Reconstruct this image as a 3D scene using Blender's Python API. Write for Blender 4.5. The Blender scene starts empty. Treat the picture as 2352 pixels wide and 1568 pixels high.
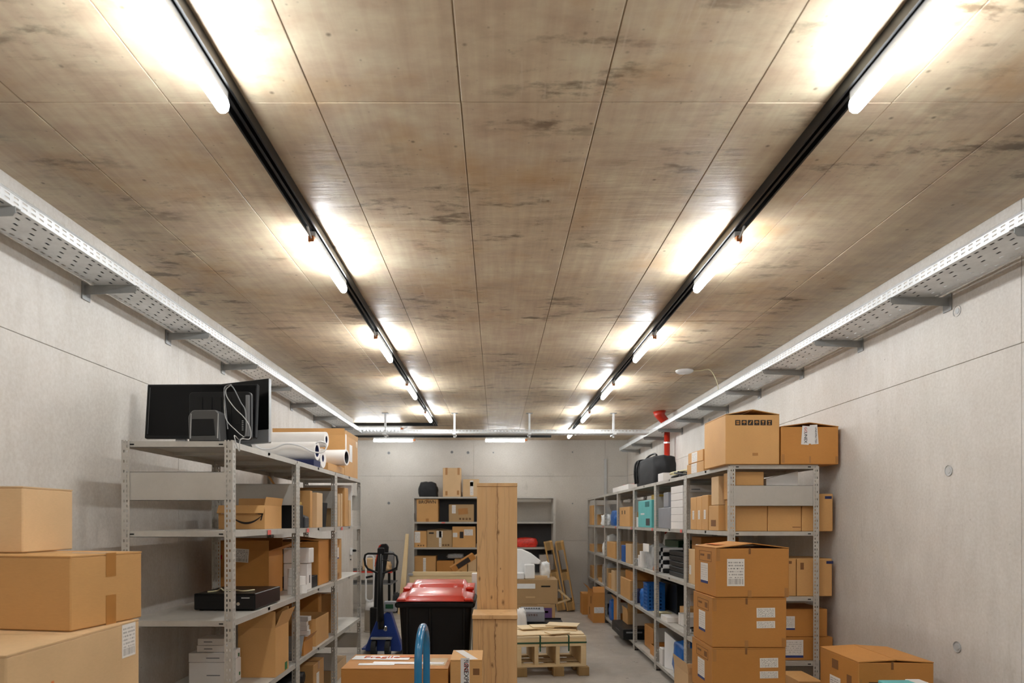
import bpy, bmesh, math, random
from mathutils import Vector, Matrix, noise
random.seed(7)
C = bpy.context.scene.collection
R = math.radians
# ---------------------------------------------------------------- camera, world, exposure
F = 1568.0            # focal length in pixels of the 2352 px wide frame (24 mm)
CX, HY, EYE = 1140.0, 1195.0, 1.585
def X(px, Y): return (px - CX) * Y / F
def Z(py, Y): return EYE + (HY - py) * Y / F
def YX(px, x): return F * x / (px - CX)      # distance at which a plane x = const passes column px
cd = bpy.data.cameras.new('camera'); cam = bpy.data.objects.new('camera', cd); C.objects.link(cam)
cam.location = (0, 0, EYE); cam.rotation_euler = (R(90), 0, 0)
cd.sensor_width = 36; cd.lens = 24
cd.shift_x = (1176 - CX) / 2352; cd.shift_y = (HY - 784) / 2352
cd.dof.use_dof = True; cd.dof.focus_distance = 4.6; cd.dof.aperture_fstop = 2.8
cd.clip_start = 0.05
sc = bpy.context.scene
sc.camera = cam
w = bpy.data.worlds.new('world'); sc.world = w; w.use_nodes = True
w.node_tree.nodes['Background'].inputs[0].default_value = (0.05, 0.05, 0.05, 1)
w.node_tree.nodes['Background'].inputs[1].default_value = 0.0
sc.view_settings.view_transform = 'Standard'; sc.view_settings.look = 'None'
sc.view_settings.gamma = 1.0; sc.view_settings.use_curve_mapping = False
sc.view_settings.exposure = 1.70
sc.cycles.use_denoising = True
sc.cycles.max_bounces = 10; sc.cycles.diffuse_bounces = 7
LAMP = 26.0

# ---------------------------------------------------------------- materials
MATS = {}
def srgb(c):
    if isinstance(c, str):
        c = [int(c[i:i+2], 16) / 255 for i in (0, 2, 4)]
    return tuple(x / 12.92 if x <= .04045 else ((x + .055) / 1.055) ** 2.4 for x in c[:3]) + (1,)
class NT:
    def __init__(s, m):
        s.t = m.node_tree; s.n = s.t.nodes; s.b = s.n['Principled BSDF']
    def new(s, typ, **kw):
        n = s.n.new(typ)
        for k, v in kw.items():
            if k.startswith('i_'): n.inputs[k[2:].replace('_', ' ')].default_value = v
            else: setattr(n, k, v)
        return n
    def l(s, a, b): s.t.links.new(a, b)
    def noise(s, vec, scale, detail=4, rough=.55, sc3=None):
        if sc3:
            mp = s.new('ShaderNodeMapping'); mp.inputs['Scale'].default_value = sc3; s.l(vec, mp.inputs[0]); vec = mp.outputs[0]
        n = s.new('ShaderNodeTexNoise'); n.inputs['Scale'].default_value = scale; n.inputs['Detail'].default_value = detail
        n.inputs['Roughness'].default_value = rough; s.l(vec, n.inputs['Vector']); return n.outputs['Fac']
    def ramp(s, fac, stops):
        n = s.new('ShaderNodeValToRGB'); e = n.color_ramp.elements
        while len(e) < len(stops): e.new(.5)
        for k, (p, c) in enumerate(stops):
            e[k].position = p; e[k].color = c if len(c) == 4 else tuple(c) + (1,)
        s.l(fac, n.inputs[0]); return n.outputs[0]
    def mix(s, fac, a, b, mode='MIX'):
        n = s.new('ShaderNodeMix', data_type='RGBA', blend_type=mode)
        for v, k in ((fac, 0), (a, 6), (b, 7)):
            if isinstance(v, (int, float, tuple)): n.inputs[k].default_value = v
            else: s.l(v, n.inputs[k])
        return n.outputs[2]
    def bump(s, h, strength=.2, dist=.01):
        n = s.new('ShaderNodeBump'); n.inputs['Strength'].default_value = strength; n.inputs['Distance'].default_value = dist
        s.l(h, n.inputs['Height']); s.l(n.outputs[0], s.b.inputs['Normal'])
    def math(s, op, a, b=None):
        n = s.new('ShaderNodeMath', operation=op)
        for k, v in ((0, a), (1, b)):
            if v is None: continue
            if isinstance(v, (int, float)): n.inputs[k].default_value = v
            else: s.l(v, n.inputs[k])
        return n.outputs[0]
def mat(name, col=None, rough=.5, metal=0, spec=.5, emit=None, estr=0, alpha=1, trans=0, var=.06, scale=9, coat=0):
    if name in MATS: return MATS[name]
    m = bpy.data.materials.new(name); m.use_nodes = True; MATS[name] = m
    k = NT(m); b = k.b
    b.inputs['Roughness'].default_value = rough; b.inputs['Metallic'].default_value = metal
    b.inputs['Specular IOR Level'].default_value = spec
    if coat: b.inputs['Coat Weight'].default_value = coat
    if trans: b.inputs['Transmission Weight'].default_value = trans
    if alpha < 1: b.inputs['Alpha'].default_value = alpha
    if col is not None:
        c = srgb(col)
        if var:
            tc = k.new('ShaderNodeTexCoord'); f = k.noise(tc.outputs['Object'], scale, 4)
            lo = tuple(x * (1 - var) for x in c[:3]); hi = tuple(min(1, x * (1 + var)) for x in c[:3])
            k.l(k.ramp(f, [(.3, lo), (.7, hi)]), b.inputs['Base Color'])
        else: b.inputs['Base Color'].default_value = c
    if emit:
        b.inputs['Emission Color'].default_value = srgb(emit); b.inputs['Emission Strength'].default_value = estr
    return m
def cardboard(name, col, dark=.82):
    m = bpy.data.materials.new(name); m.use_nodes = True; MATS[name] = m
    k = NT(m); tc = k.new('ShaderNodeTexCoord'); oi = k.new('ShaderNodeObjectInfo')
    c = srgb(col)[:3]
    big = k.noise(tc.outputs['Object'], 3.0, 4)
    fine = k.noise(tc.outputs['Object'], 1.0, 3, sc3=(60, 60, 600))
    base = k.ramp(big, [(.25, tuple(x * .88 for x in c)), (.75, tuple(min(1, x * 1.08) for x in c))])
    base = k.mix(.18, base, k.ramp(fine, [(.3, tuple(x * .7 for x in c)), (.7, tuple(min(1, x * 1.2) for x in c))]))
    v = k.ramp(oi.outputs['Random'], [(0, (.86, .85, .83)), (1, (1.0, 1.0, 1.0))])
    base = k.mix(1.0, base, v, 'MULTIPLY')
    k.l(base, k.b.inputs['Base Color']); k.b.inputs['Roughness'].default_value = .58; k.b.inputs['Specular IOR Level'].default_value = .42
    k.bump(fine, .08, .002)
    return m
cardboard('board_tan', 'd0a065'); cardboard('board_brown', 'c48844'); cardboard('board_pale', 'd6b488'); cardboard('board_dull', 'b3946a')
cardboard('board_front', 'c29560')

def concrete(name, a, b, stain, warm, rough=.55, dark_stains=.45, streak=(1, 1, 1), lat=None):
    m = bpy.data.materials.new(name); m.use_nodes = True; MATS[name] = m
    k = NT(m); tc = k.new('ShaderNodeTexCoord'); o = tc.outputs['Object']
    big = k.noise(o, .9, 5, .6)
    mid = k.noise(o, 4.0, 6, .62, sc3=streak)
    c = k.ramp(big, [(.3, srgb(a)), (.7, srgb(b))])
    c = k.mix(k.ramp(mid, [(.35, (0, 0, 0)), (.7, (.55, .55, .55))]), c, srgb(a))
    wn = k.noise(o, 1.7, 4, .7)
    c = k.mix(k.ramp(wn, [(.60, (0, 0, 0)), (.78, (.5, .5, .5))]), c, srgb(warm))
    # dark blotches, stretched across the pour
    d1 = k.noise(o, 2.3, 7, .72, sc3=lat or (1, 2.2, 1))
    d2 = k.noise(o, .8, 3, .5)
    d = k.math('MULTIPLY', k.ramp(d1, [(.60, (0, 0, 0)), (.70, (1, 1, 1))]), k.ramp(d2, [(.42, (0, 0, 0)), (.62, (1, 1, 1))]))
    c = k.mix(k.math('MULTIPLY', d, dark_stains), c, srgb(stain))
    # pin holes
    p = k.new('ShaderNodeTexVoronoi'); p.inputs['Scale'].default_value = 7.0; k.l(o, p.inputs['Vector'])
    pin = k.ramp(p.outputs['Distance'], [(.02, (1, 1, 1)), (.05, (0, 0, 0))])
    c = k.mix(k.math('MULTIPLY', pin, .55), c, srgb(stain))
    fine = k.noise(o, 60, 4, .6)
    c = k.mix(.12, c, k.ramp(fine, [(.3, (.1, .1, .1)), (.7, (.9, .9, .9))]), 'OVERLAY')
    k.l(c, k.b.inputs['Base Color'])
    rr = k.ramp(mid, [(.3, (rough - .12,) * 3), (.7, (min(1, rough + .2),) * 3)]); k.l(rr, k.b.inputs['Roughness'])
    k.b.inputs['Specular IOR Level'].default_value = .4
    k.bump(k.noise(o, 5.0, 6, .6, sc3=(.6, 2.2, 1)), .12, .02)
    return m
def ceiling_mat():
    m = bpy.data.materials.new('concrete_ceiling'); m.use_nodes = True; MATS['concrete_ceiling'] = m
    k = NT(m); tc = k.new('ShaderNodeTexCoord'); o = tc.outputs['Object']
    c = k.ramp(k.noise(o, .8, 4, .55), [(.3, srgb('c1ad91')), (.7, srgb('d3c1a6'))])
    st = k.noise(o, 1.0, 5, .6, sc3=(26, 1.3, 1)); c = k.mix(.30, c, k.ramp(st, [(.3, (.30, .30, .30)), (.7, (.70, .70, .70))]), 'OVERLAY')
    mo = k.noise(o, 5.0, 6, .65, sc3=(1, 1.7, 1)); c = k.mix(.42, c, k.ramp(mo, [(.3, (.25, .25, .25)), (.7, (.75, .75, .75))]), 'OVERLAY')
    og = k.noise(o, 1.5, 5, .62); c = k.mix(k.ramp(og, [(.55, (0, 0, 0)), (.72, (.5, .5, .5))]), c, srgb('b98a4e'))
    d1 = k.noise(o, 3.2, 8, .70, sc3=(1, 2.4, 1)); d2 = k.noise(o, 1.3, 3, .5)
    d = k.math('MULTIPLY', k.ramp(d1, [(.53, (0, 0, 0)), (.63, (1, 1, 1))]), k.ramp(d2, [(.44, (0, 0, 0)), (.60, (1, 1, 1))]))
    c = k.mix(k.math('MULTIPLY', d, .75), c, srgb('5a4733'))
    sc_ = k.noise(o, 1.0, 3, .6, sc3=(40, 2.2, 1)); d3 = k.noise(o, 2.1, 2, .5)
    scr = k.math('MULTIPLY', k.ramp(sc_, [(.62, (0, 0, 0)), (.68, (1, 1, 1))]), k.ramp(d3, [(.5, (0, 0, 0)), (.62, (1, 1, 1))]))
    c = k.mix(k.math('MULTIPLY', scr, .35), c, srgb('d8cbb4'))
    for s_, t_, am in ((6.5, .045, .7), (17.0, .06, .45)):
        p_ = k.new('ShaderNodeTexVoronoi'); p_.inputs['Scale'].default_value = s_; k.l(o, p_.inputs['Vector'])
        c = k.mix(k.math('MULTIPLY', k.ramp(p_.outputs['Distance'], [(t_ * .5, (1, 1, 1)), (t_ * 1.6, (0, 0, 0))]), am), c, srgb('5a4733'))
    k.l(c, k.b.inputs['Base Color'])
    k.l(k.ramp(mo, [(.3, (.36,) * 3), (.7, (.62,) * 3)]), k.b.inputs['Roughness']); k.b.inputs['Specular IOR Level'].default_value = .4
    k.bump(k.noise(o, 4.0, 5, .6, sc3=(.5, 3.0, 1)), .22, .02)
ceiling_mat(); concrete('concrete_joint', '9a8466', 'ae9778', '4a3b2a', '6a5030', rough=.9)
concrete('concrete_back', 'bdb7ae', 'cac4bb', '7d766c', 'b5ac9c', rough=.75, dark_stains=.3, lat=(2, 2, 1))
concrete('concrete_wall', 'c1bab1', 'd9d4cd', '8d857a', 'cfc3b0', rough=.72, dark_stains=.4, streak=(2.5, 2.5, .7), lat=(2.4, 2.4, .6))
concrete('concrete_floor', 'a19a91', 'b6afa5', '6c655c', '9c907f', rough=.36, dark_stains=.5)

def galv(name, a, b, rough=.42, metal=.75):
    m = bpy.data.materials.new(name); m.use_nodes = True; MATS[name] = m
    k = NT(m); tc = k.new('ShaderNodeTexCoord'); o = tc.outputs['Object']
    v = k.new('ShaderNodeTexVoronoi'); v.inputs['Scale'].default_value = 55; k.l(o, v.inputs['Vector'])
    n = k.noise(o, 6, 4)
    c = k.mix(.72, k.ramp(v.outputs['Color'], [(0, srgb(a)), (1, srgb(b))]), k.ramp(n, [(.3, srgb(a)), (.7, srgb(b))]))
    k.l(c, k.b.inputs['Base Color']); k.b.inputs['Metallic'].default_value = metal; k.b.inputs['Roughness'].default_value = rough
    return m
galv('galvanised', 'b2aea6', 'c6c2ba', .5, .3)
galv('galvanised_bright', 'c4c5c4', 'e2e4e5', .4, .5)
galv('galvanised_panel', 'b4b0a8', 'c0bcb4', .5, .35)
galv('galvanised_grey', '8a8a88', '9c9c9a', .5, .5)

def wood(name, a, b, knot, scale=1.0, axis='Z', knots=True, rough=.5):
    m = bpy.data.materials.new(name); m.use_nodes = True; MATS[name] = m
    k = NT(m); tc = k.new('ShaderNodeTexCoord'); o = tc.outputs['Object']
    s3 = {'Z': (14, 14, 1.0), 'X': (1.0, 14, 14), 'Y': (14, 1.0, 14)}[axis]
    s3 = tuple(x * scale for x in s3)
    n = k.noise(o, 1.0, 6, .6, sc3=s3)
    n2 = k.noise(o, 1.0, 3, .5, sc3=tuple(x * .35 for x in s3))
    c = k.ramp(n, [(.3, srgb(a)), (.68, srgb(b))])
    c = k.mix(k.ramp(n2, [(.45, (0, 0, 0)), (.7, (.6, .6, .6))]), c, srgb(a))
    if knots:
        mp = k.new('ShaderNodeMapping'); s = {'Z': (5, 5, 1.3), 'X': (1.3, 5, 5), 'Y': (5, 1.3, 5)}[axis]
        mp.inputs['Scale'].default_value = s; k.l(o, mp.inputs[0])
        v = k.new('ShaderNodeTexVoronoi'); v.inputs['Scale'].default_value = 1.0; v.inputs['Randomness'].default_value = .9; k.l(mp.outputs[0], v.inputs['Vector'])
        kn = k.ramp(v.outputs['Distance'], [(.02, (1, 1, 1)), (.12, (0, 0, 0))])
        c = k.mix(k.math('MULTIPLY', kn, .75), c, srgb(knot))
        cr = k.noise(o, 1.0, 5, .6, sc3=tuple(x * .5 for x in s3))
        crack = k.math('MULTIPLY', k.ramp(cr, [(.488, (0, 0, 0)), (.5, (.6, .6, .6)), (.512, (0, 0, 0))]), k.ramp(n2, [(.5, (0, 0, 0)), (.62, (1, 1, 1))]))
        c = k.mix(crack, c, srgb(knot))
    k.l(c, k.b.inputs['Base Color']); k.b.inputs['Roughness'].default_value = rough
    k.b.inputs['Specular IOR Level'].default_value = .35
    return m
wood('oak', 'c89c69', 'dfbb8b', '7a532f', .55)
wood('pine', 'd8bd8e', 'e8d2a8', 'a8834f', .8, 'X', False, .65)
wood('pine_up', 'd2b98e', 'e3cfa6', 'a8834f', .8, 'Z', False, .65)
wood('plywood', 'e2c9a0', 'efdcba', 'b8935c', .5, 'X', False, .6)
wood('pallet_wood', 'ab8347', 'cda469', '6a4a22', .8, 'Z', False, .7)
wood('pallet_block', '8c7048', 'a88a5c', '5a4020', .8, 'Z', False, .8)

mat('black_plastic', '121213', .45, spec=.3); mat('black_screen', '060607', .2, var=0, spec=.2); mat('black_metal', '101010', .35, .2, spec=.35)
mat('black_cloth', '1d1d1f', .8); mat('dark_grey', '3a3a3c', .5); mat('till_grey', '4c4b4a', .35); mat('mid_grey', '77787a', .5); mat('light_grey', 'b6b6b4', .5)
mat('silver', 'b9bbbc', .32, .8); mat('chrome', 'd8d8d8', .18, 1.0)
mat('white_paper', 'e9e6e2', .6, var=.03); mat('white_gloss', 'e6e6e6', .25, var=.02); mat('white_foam', 'edefef', .75, var=.03)
mat('white_tape', 'dcdad8', .3, var=.03); mat('white_box', 'dcd8d4', .55, var=.03)
mat('brown_tape', 'a9763e', .28, var=.05); mat('clear_tape', 'd9bd92', .12, var=.05, coat=.5)
mat('print_black', '2a211b', .7, var=0); mat('print_brown', '7d5530', .8, var=0); mat('print_red', 'b4372a', .6, var=0); mat('print_orange', 'd8632e', .6, var=0)
mat('dark_slot', '0c0b0a', .9, var=0)
def oak_front():
    m = M_oak = MATS['oak'].copy(); m.name = 'oak_split'; MATS['oak_split'] = m
    k = NT(m); tc = k.new('ShaderNodeTexCoord'); o = tc.outputs['Object']; sp_ = k.new('ShaderNodeSeparateXYZ'); k.l(o, sp_.inputs[0])
    cur = k.b.inputs['Base Color'].links[0].from_socket
    wob = k.noise(o, 1.0, 5, .65, sc3=(1, 1, 3.2)); x = k.math('ADD', sp_.outputs[0], k.math('MULTIPLY', k.math('SUBTRACT', wob, .5), .055))
    brk = k.noise(o, 1.0, 3, .6, sc3=(1, 1, 5.5))
    c = cur
    for x0, wd, am in ((.004, .0035, .85), (-.085, .0015, .4), (.095, .0012, .35), (.060, .001, .3)):
        dst = k.math('ABSOLUTE', k.math('SUBTRACT', x, x0))
        ln = k.math('LESS_THAN', dst, k.math('MULTIPLY', k.ramp(brk, [(.35, (.15,) * 3), (.65, (1, 1, 1))]), wd))
        c = k.mix(k.math('MULTIPLY', ln, am), c, srgb('6a4628'))
        halo = k.ramp(k.math('MULTIPLY', dst, 30.0), [(.0, (1, 1, 1)), (.55, (0, 0, 0))])
        c = k.mix(k.math('MULTIPLY', halo, .30 * am), c, srgb('8d6238'))
    for kx, kz, r in ((.012, 1.49, .022), (.05, .93, .024), (-.045, .97, .018), (-.135, 1.12, .02), (.015, .80, .016), (.045, 1.02, .012), (.01, .72, .013), (.03, 1.20, .010), (-.02, .5, .02), (.09, .3, .018)):
        cb = k.new('ShaderNodeCombineXYZ'); k.l(k.math('MULTIPLY', k.math('SUBTRACT', x, kx), 1.3), cb.inputs[0]); k.l(k.math('MULTIPLY', k.math('SUBTRACT', sp_.outputs[2], kz), .65), cb.inputs[2])
        ln = k.new('ShaderNodeVectorMath', operation='LENGTH'); k.l(cb.outputs[0], ln.inputs[0])
        kn = k.ramp(k.math('DIVIDE', ln.outputs['Value'], r), [(.12, (1, 1, 1)), (.85, (0, 0, 0))])
        c = k.mix(k.math('MULTIPLY', kn, .8), c, srgb('64421f'))
    k.l(c, k.b.inputs['Base Color'])
oak_front()
mat('red_plastic', 'c8321f', .28, coat=.3); mat('red_pipe', 'b32b17', .35); mat('red_tag', 'e06a62', .5, var=0); mat('red_sticker', 'c3262c', .5, var=0)
mat('blue_plastic', '1558a0', .35); mat('blue_tube', '0f6f9e', .25, coat=.4); mat('blue_metal', '1c3a86', .35, .2); mat('blue_bag', '0f5dab', .3)
mat('navy', '232b58', .5); mat('teal_print', '5fb3b3', .5); mat('teal_dark', '1f6a6c', .5); mat('green_sticker', '2e6b3c', .5, var=0)
mat('green_strap', '12492f', .4); mat('yellow_wood', 'b89235', .6); mat('orange_print', 'd87a3c', .6)
mat('purple_print', '5a3f72', .6); mat('copper', 'b06a3a', .4, .6); mat('grey_case', '8e9096', .4); mat('fan_base', 'a39a8c', .35, .4)
mat('plastic_film', 'cfd2d4', .15, alpha=.55, var=.15, scale=25); mat('cream', 'd9d0a8', .6); mat('rubber', '151515', .7)
mat('red_pack', 'd8382a', .3, var=.25, scale=30)
mat('lamp_glow', 'ffffff', .5, var=0, emit=(.965, .985, 1.0), estr=LAMP)
mat('lamp_glow_cross', 'ffffff', .5, var=0, emit=(.965, .985, 1.0), estr=LAMP * .55)

def uvnode_label(name, kind):
    m = bpy.data.materials.new(name); m.use_nodes = True; MATS[name] = m
    k = NT(m); uv = k.new('ShaderNodeUVMap'); sp = k.new('ShaderNodeSeparateXYZ'); k.l(uv.outputs[0], sp.inputs[0])
    u, v = sp.outputs[0], sp.outputs[1]
    white = srgb('e4e0da')
    rows = k.math('FRACT', k.math('MULTIPLY', v, 9.0)); ln = k.math('GREATER_THAN', rows, .55)
    cb = k.new('ShaderNodeCombineXYZ'); k.l(k.math('MULTIPLY', u, 22.0), cb.inputs[0]); k.l(k.math('FLOOR', k.math('MULTIPLY', v, 9.0)), cb.inputs[1])
    wn = k.new('ShaderNodeTexNoise'); wn.inputs['Scale'].default_value = 1.3; k.l(cb.outputs[0], wn.inputs['Vector'])
    ink = k.math('MULTIPLY', ln, k.math('GREATER_THAN', wn.outputs['Fac'], .5))
    inside = k.math('MULTIPLY', k.math('MULTIPLY', k.math('GREATER_THAN', u, .07), k.math('LESS_THAN', u, .93)), k.math('LESS_THAN', v, .93))
    if kind == 'barcode':
        cb2 = k.new('ShaderNodeCombineXYZ'); k.l(k.math('MULTIPLY', u, 60.0), cb2.inputs[0])
        bn = k.new('ShaderNodeTexNoise'); bn.inputs['Scale'].default_value = 1.0; bn.inputs['Detail'].default_value = 0; k.l(cb2.outputs[0], bn.inputs['Vector'])
        bar = k.math('GREATER_THAN', bn.outputs['Fac'], .5)
        low = k.math('MULTIPLY', k.math('LESS_THAN', v, .27), k.math('GREATER_THAN', v, .06))
        ink = k.math('ADD', k.math('MULTIPLY', ink, k.math('GREATER_THAN', v, .3)), k.math('MULTIPLY', bar, low))
    if kind == 'blue': ink = k.math('MULTIPLY', ink, k.math('GREATER_THAN', v, .2))
    ink = k.math('MULTIPLY', ink, inside)
    c = k.mix(k.math('MULTIPLY', ink, .75 if kind != 'blue' else .4), white, srgb('3a3634'))
    if kind == 'blue': c = k.mix(k.math('LESS_THAN', v, .13), c, srgb('2b3c78'))
    k.l(c, k.b.inputs['Base Color']); k.b.inputs['Roughness'].default_value = .45
uvnode_label('label_barcode', 'barcode'); uvnode_label('label_blue', 'blue'); uvnode_label('label_text', 'text')
M = MATS

# ---------------------------------------------------------------- mesh building
class MB:
    def __init__(s): s.v = []; s.f = []; s.mi = []; s.uv = {}
    def add(s, vs, fs, mi=0):
        n = len(s.v); s.v += [tuple(p) for p in vs]; s.f += [tuple(i + n for i in f) for f in fs]; s.mi += [mi] * len(fs); return s
    def box(s, x0, x1, y0, y1, z0, z1, m=None, mi=0):
        p = [(x0, y0, z0), (x1, y0, z0), (x1, y1, z0), (x0, y1, z0), (x0, y0, z1), (x1, y0, z1), (x1, y1, z1), (x0, y1, z1)]
        if m is not None: p = [m @ Vector(q) for q in p]
        return s.add(p, [(0, 3, 2, 1), (4, 5, 6, 7), (0, 1, 5, 4), (1, 2, 6, 5), (2, 3, 7, 6), (3, 0, 4, 7)], mi)
    def hexa(s, p, mi=0):   # 8 points, bottom 4 ccw then top 4
        return s.add(p, [(0, 3, 2, 1), (4, 5, 6, 7), (0, 1, 5, 4), (1, 2, 6, 5), (2, 3, 7, 6), (3, 0, 4, 7)], mi)
    def prism(s, poly, a, b, axis='Y', mi=0, m=None):
        n = len(poly)
        def P(u, v, t): return {'Y': (u, t, v), 'X': (t, u, v), 'Z': (u, v, t)}[axis]
        p = [P(u, v, a) for u, v in poly] + [P(u, v, b) for u, v in poly]
        if m is not None: p = [m @ Vector(q) for q in p]
        return s.add(p, [tuple(range(n)), tuple(range(2 * n - 1, n - 1, -1))] + [(i, i + n, (i + 1) % n + n, (i + 1) % n) for i in range(n)], mi)
    def tube(s, pts, r, n=8, mi=0, closed=False, cap=True):
        pts = [Vector(p) for p in pts]; L = len(pts); rings = []
        up = Vector((0, 0, 1)); prev = None
        for i, p in enumerate(pts):
            if closed: d = pts[(i + 1) % L] - pts[i - 1]
            else: d = pts[min(i + 1, L - 1)] - pts[max(i - 1, 0)]
            if d.length < 1e-9: d = Vector((0, 0, 1))
            d.normalize()
            if prev is None:
                a = up if abs(d.dot(up)) < .9 else Vector((1, 0, 0)); u = d.cross(a).normalized()
            else:
                u = (prev - d * prev.dot(d)); u = u.normalized() if u.length > 1e-6 else d.orthogonal().normalized()
            prev = u; v = d.cross(u); rr = r[i] if isinstance(r, (list, tuple)) else r
            rings.append([p + (u * math.cos(2 * math.pi * k / n) + v * math.sin(2 * math.pi * k / n)) * rr for k in range(n)])
        vs = [q for g in rings for q in g]; fs = []
        for i in range(L if closed else L - 1):
            j = (i + 1) % L
            for k in range(n): fs.append((i * n + k, i * n + (k + 1) % n, j * n + (k + 1) % n, j * n + k))
        if cap and not closed: fs += [tuple(range(n - 1, -1, -1)), tuple((L - 1) * n + k for k in range(n))]
        return s.add(vs, fs, mi)
    def lathe(s, prof, n=20, c=(0, 0, 0), mi=0, axis='Z'):
        vs = []; fs = []
        for r, z in prof:
            for k in range(n):
                a = 2 * math.pi * k / n; x, y = r * math.cos(a), r * math.sin(a)
                q = {'Z': (x, y, z), 'Y': (x, z, y), 'X': (z, x, y)}[axis]
                vs.append((q[0] + c[0], q[1] + c[1], q[2] + c[2]))
        for i in range(len(prof) - 1):
            for k in range(n): fs.append((i * n + k, i * n + (k + 1) % n, (i + 1) * n + (k + 1) % n, (i + 1) * n + k))
        return s.add(vs, fs, mi)
    def grid(s, us, vs_, hole, P, mi=0):
        nu, nv = len(us), len(vs_)
        p = [P(u, v) for u in us for v in vs_]
        f = [(i * nv + j, (i + 1) * nv + j, (i + 1) * nv + j + 1, i * nv + j + 1) for i in range(nu - 1) for j in range(nv - 1) if not hole(i, j)]
        return s.add(p, f, mi)
    def build(s, name, mats, parent=None, bevel=0, smooth=False, loc=None, rz=0, fix=True):
        me = bpy.data.meshes.new(name); me.from_pydata(s.v, [], s.f)
        if not isinstance(mats, (list, tuple)): mats = [mats]
        for mm in mats: me.materials.append(M[mm] if isinstance(mm, str) else mm)
        if len(mats) > 1: me.polygons.foreach_set('material_index', s.mi)
        if bevel or fix:
            bm = bmesh.new(); bm.from_mesh(me)
            if bevel: bmesh.ops.bevel(bm, geom=bm.edges[:], offset=bevel, segments=1, affect='EDGES', clamp_overlap=True)
            if fix: bmesh.ops.recalc_face_normals(bm, faces=bm.faces[:])
            bm.to_mesh(me); bm.free()
        if smooth: me.polygons.foreach_set('use_smooth', [True] * len(me.polygons))
        me.update()
        return link(name, me, parent, loc, rz)
def link(name, me, parent=None, loc=None, rz=0):
    o = bpy.data.objects.new(name, me); C.objects.link(o)
    if parent: o.parent = parent
    if loc is not None: o.location = loc
    if rz: o.rotation_euler.z = rz
    return o
def tag(o, label, cat, group=None):
    o['label'] = label; o['category'] = cat
    if group: o['group'] = group
    return o
def thing(name, label, cat, loc=(0, 0, 0), rz=0, group=None):
    o = bpy.data.objects.new(name, None); C.objects.link(o); o.location = loc; o.rotation_euler.z = rz
    o.empty_display_size = .1
    return tag(o, label, cat, group)
def struct(o): o['kind'] = 'structure'; return o
def solidify(o, t, off=0):
    md = o.modifiers.new('thickness', 'SOLIDIFY'); md.thickness = t; md.offset = off; return o

# decal: a thin plate lying on a face of a box whose base centre is the local origin
def face_matrix(w_, d_, h_, face, out=0.0):
    if face == 'F': return Matrix(((1, 0, 0, 0), (0, 0, -1, -d_ / 2 - out), (0, 1, 0, h_ / 2), (0, 0, 0, 1)))
    if face == 'L': return Matrix(((0, 0, -1, -w_ / 2 - out), (-1, 0, 0, 0), (0, 1, 0, h_ / 2), (0, 0, 0, 1)))
    if face == 'R': return Matrix(((0, 0, 1, w_ / 2 + out), (1, 0, 0, 0), (0, 1, 0, h_ / 2), (0, 0, 0, 1)))
    return Matrix(((1, 0, 0, 0), (0, 1, 0, 0), (0, 0, 1, h_ + out), (0, 0, 0, 1)))
def decal(parent, dims, face, cu, cv, su, sv, m, name='label', rot=0, out=.0004, th=.0008, label=None):
    fw = {'F': dims[0], 'T': dims[0], 'L': dims[1], 'R': dims[1]}[face]; fh = dims[1] if face == 'T' else dims[2]
    mt = face_matrix(*dims, face, out) @ Matrix.Translation(((cu - .5) * fw, (cv - .5) * fh, 0)) @ Matrix.Rotation(rot, 4, 'Z')
    me = bpy.data.meshes.new(name)
    p = [mt @ Vector(q) for q in ((-su/2, -sv/2, 0), (su/2, -sv/2, 0), (su/2, sv/2, 0), (-su/2, sv/2, 0), (-su/2, -sv/2, th), (su/2, -sv/2, th), (su/2, sv/2, th), (-su/2, sv/2, th))]
    uvv = [(0, 0), (1, 0), (1, 1), (0, 1)] * 2
    me.from_pydata(p, [], [(0, 3, 2, 1), (4, 5, 6, 7), (0, 1, 5, 4), (1, 2, 6, 5), (2, 3, 7, 6), (3, 0, 4, 7)])
    ul = me.uv_layers.new(name='UVMap')
    for lp in me.loops: ul.data[lp.index].uv = uvv[lp.vertex_index]
    me.materials.append(M[m]); me.update()
    o = link(name, me, parent)
    if label: o['label'] = label
    return o
GLYPH = {
 'up': [[(-.3,-.35),(-.2,-.35),(-.2,.1),(-.12,.1),(-.25,.35),(-.38,.1),(-.3,.1)], [(.2,-.35),(.3,-.35),(.3,.1),(.38,.1),(.25,.35),(.12,.1),(.2,.1)]],
 'umbrella': [[(-.36,.0),(-.25,.22),(0,.32),(.25,.22),(.36,0)], [(-.03,-.32),(.05,-.32),(.05,0),(-.03,0)]],
 'glass': [[(-.25,.33),(.25,.33),(.12,.02),(.04,-.02),(.04,-.25),(.18,-.33),(-.18,-.33),(-.04,-.25),(-.04,-.02),(-.12,.02)]],
 'flask': [[(-.3,.3),(.3,.3),(.0,-.02)], [(-.22,-.34),(.22,-.34),(.0,-.04)]],
 'hand': [[(-.3,-.3),(-.05,-.3),(.15,.1),(.3,.3),(.1,.32),(-.15,.05)]],
 'stack': [[(-.28,-.32),(.28,-.32),(.28,-.05),(-.28,-.05)], [(-.28,.05),(.28,.05),(.28,.3),(-.28,.3)]]}
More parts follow.
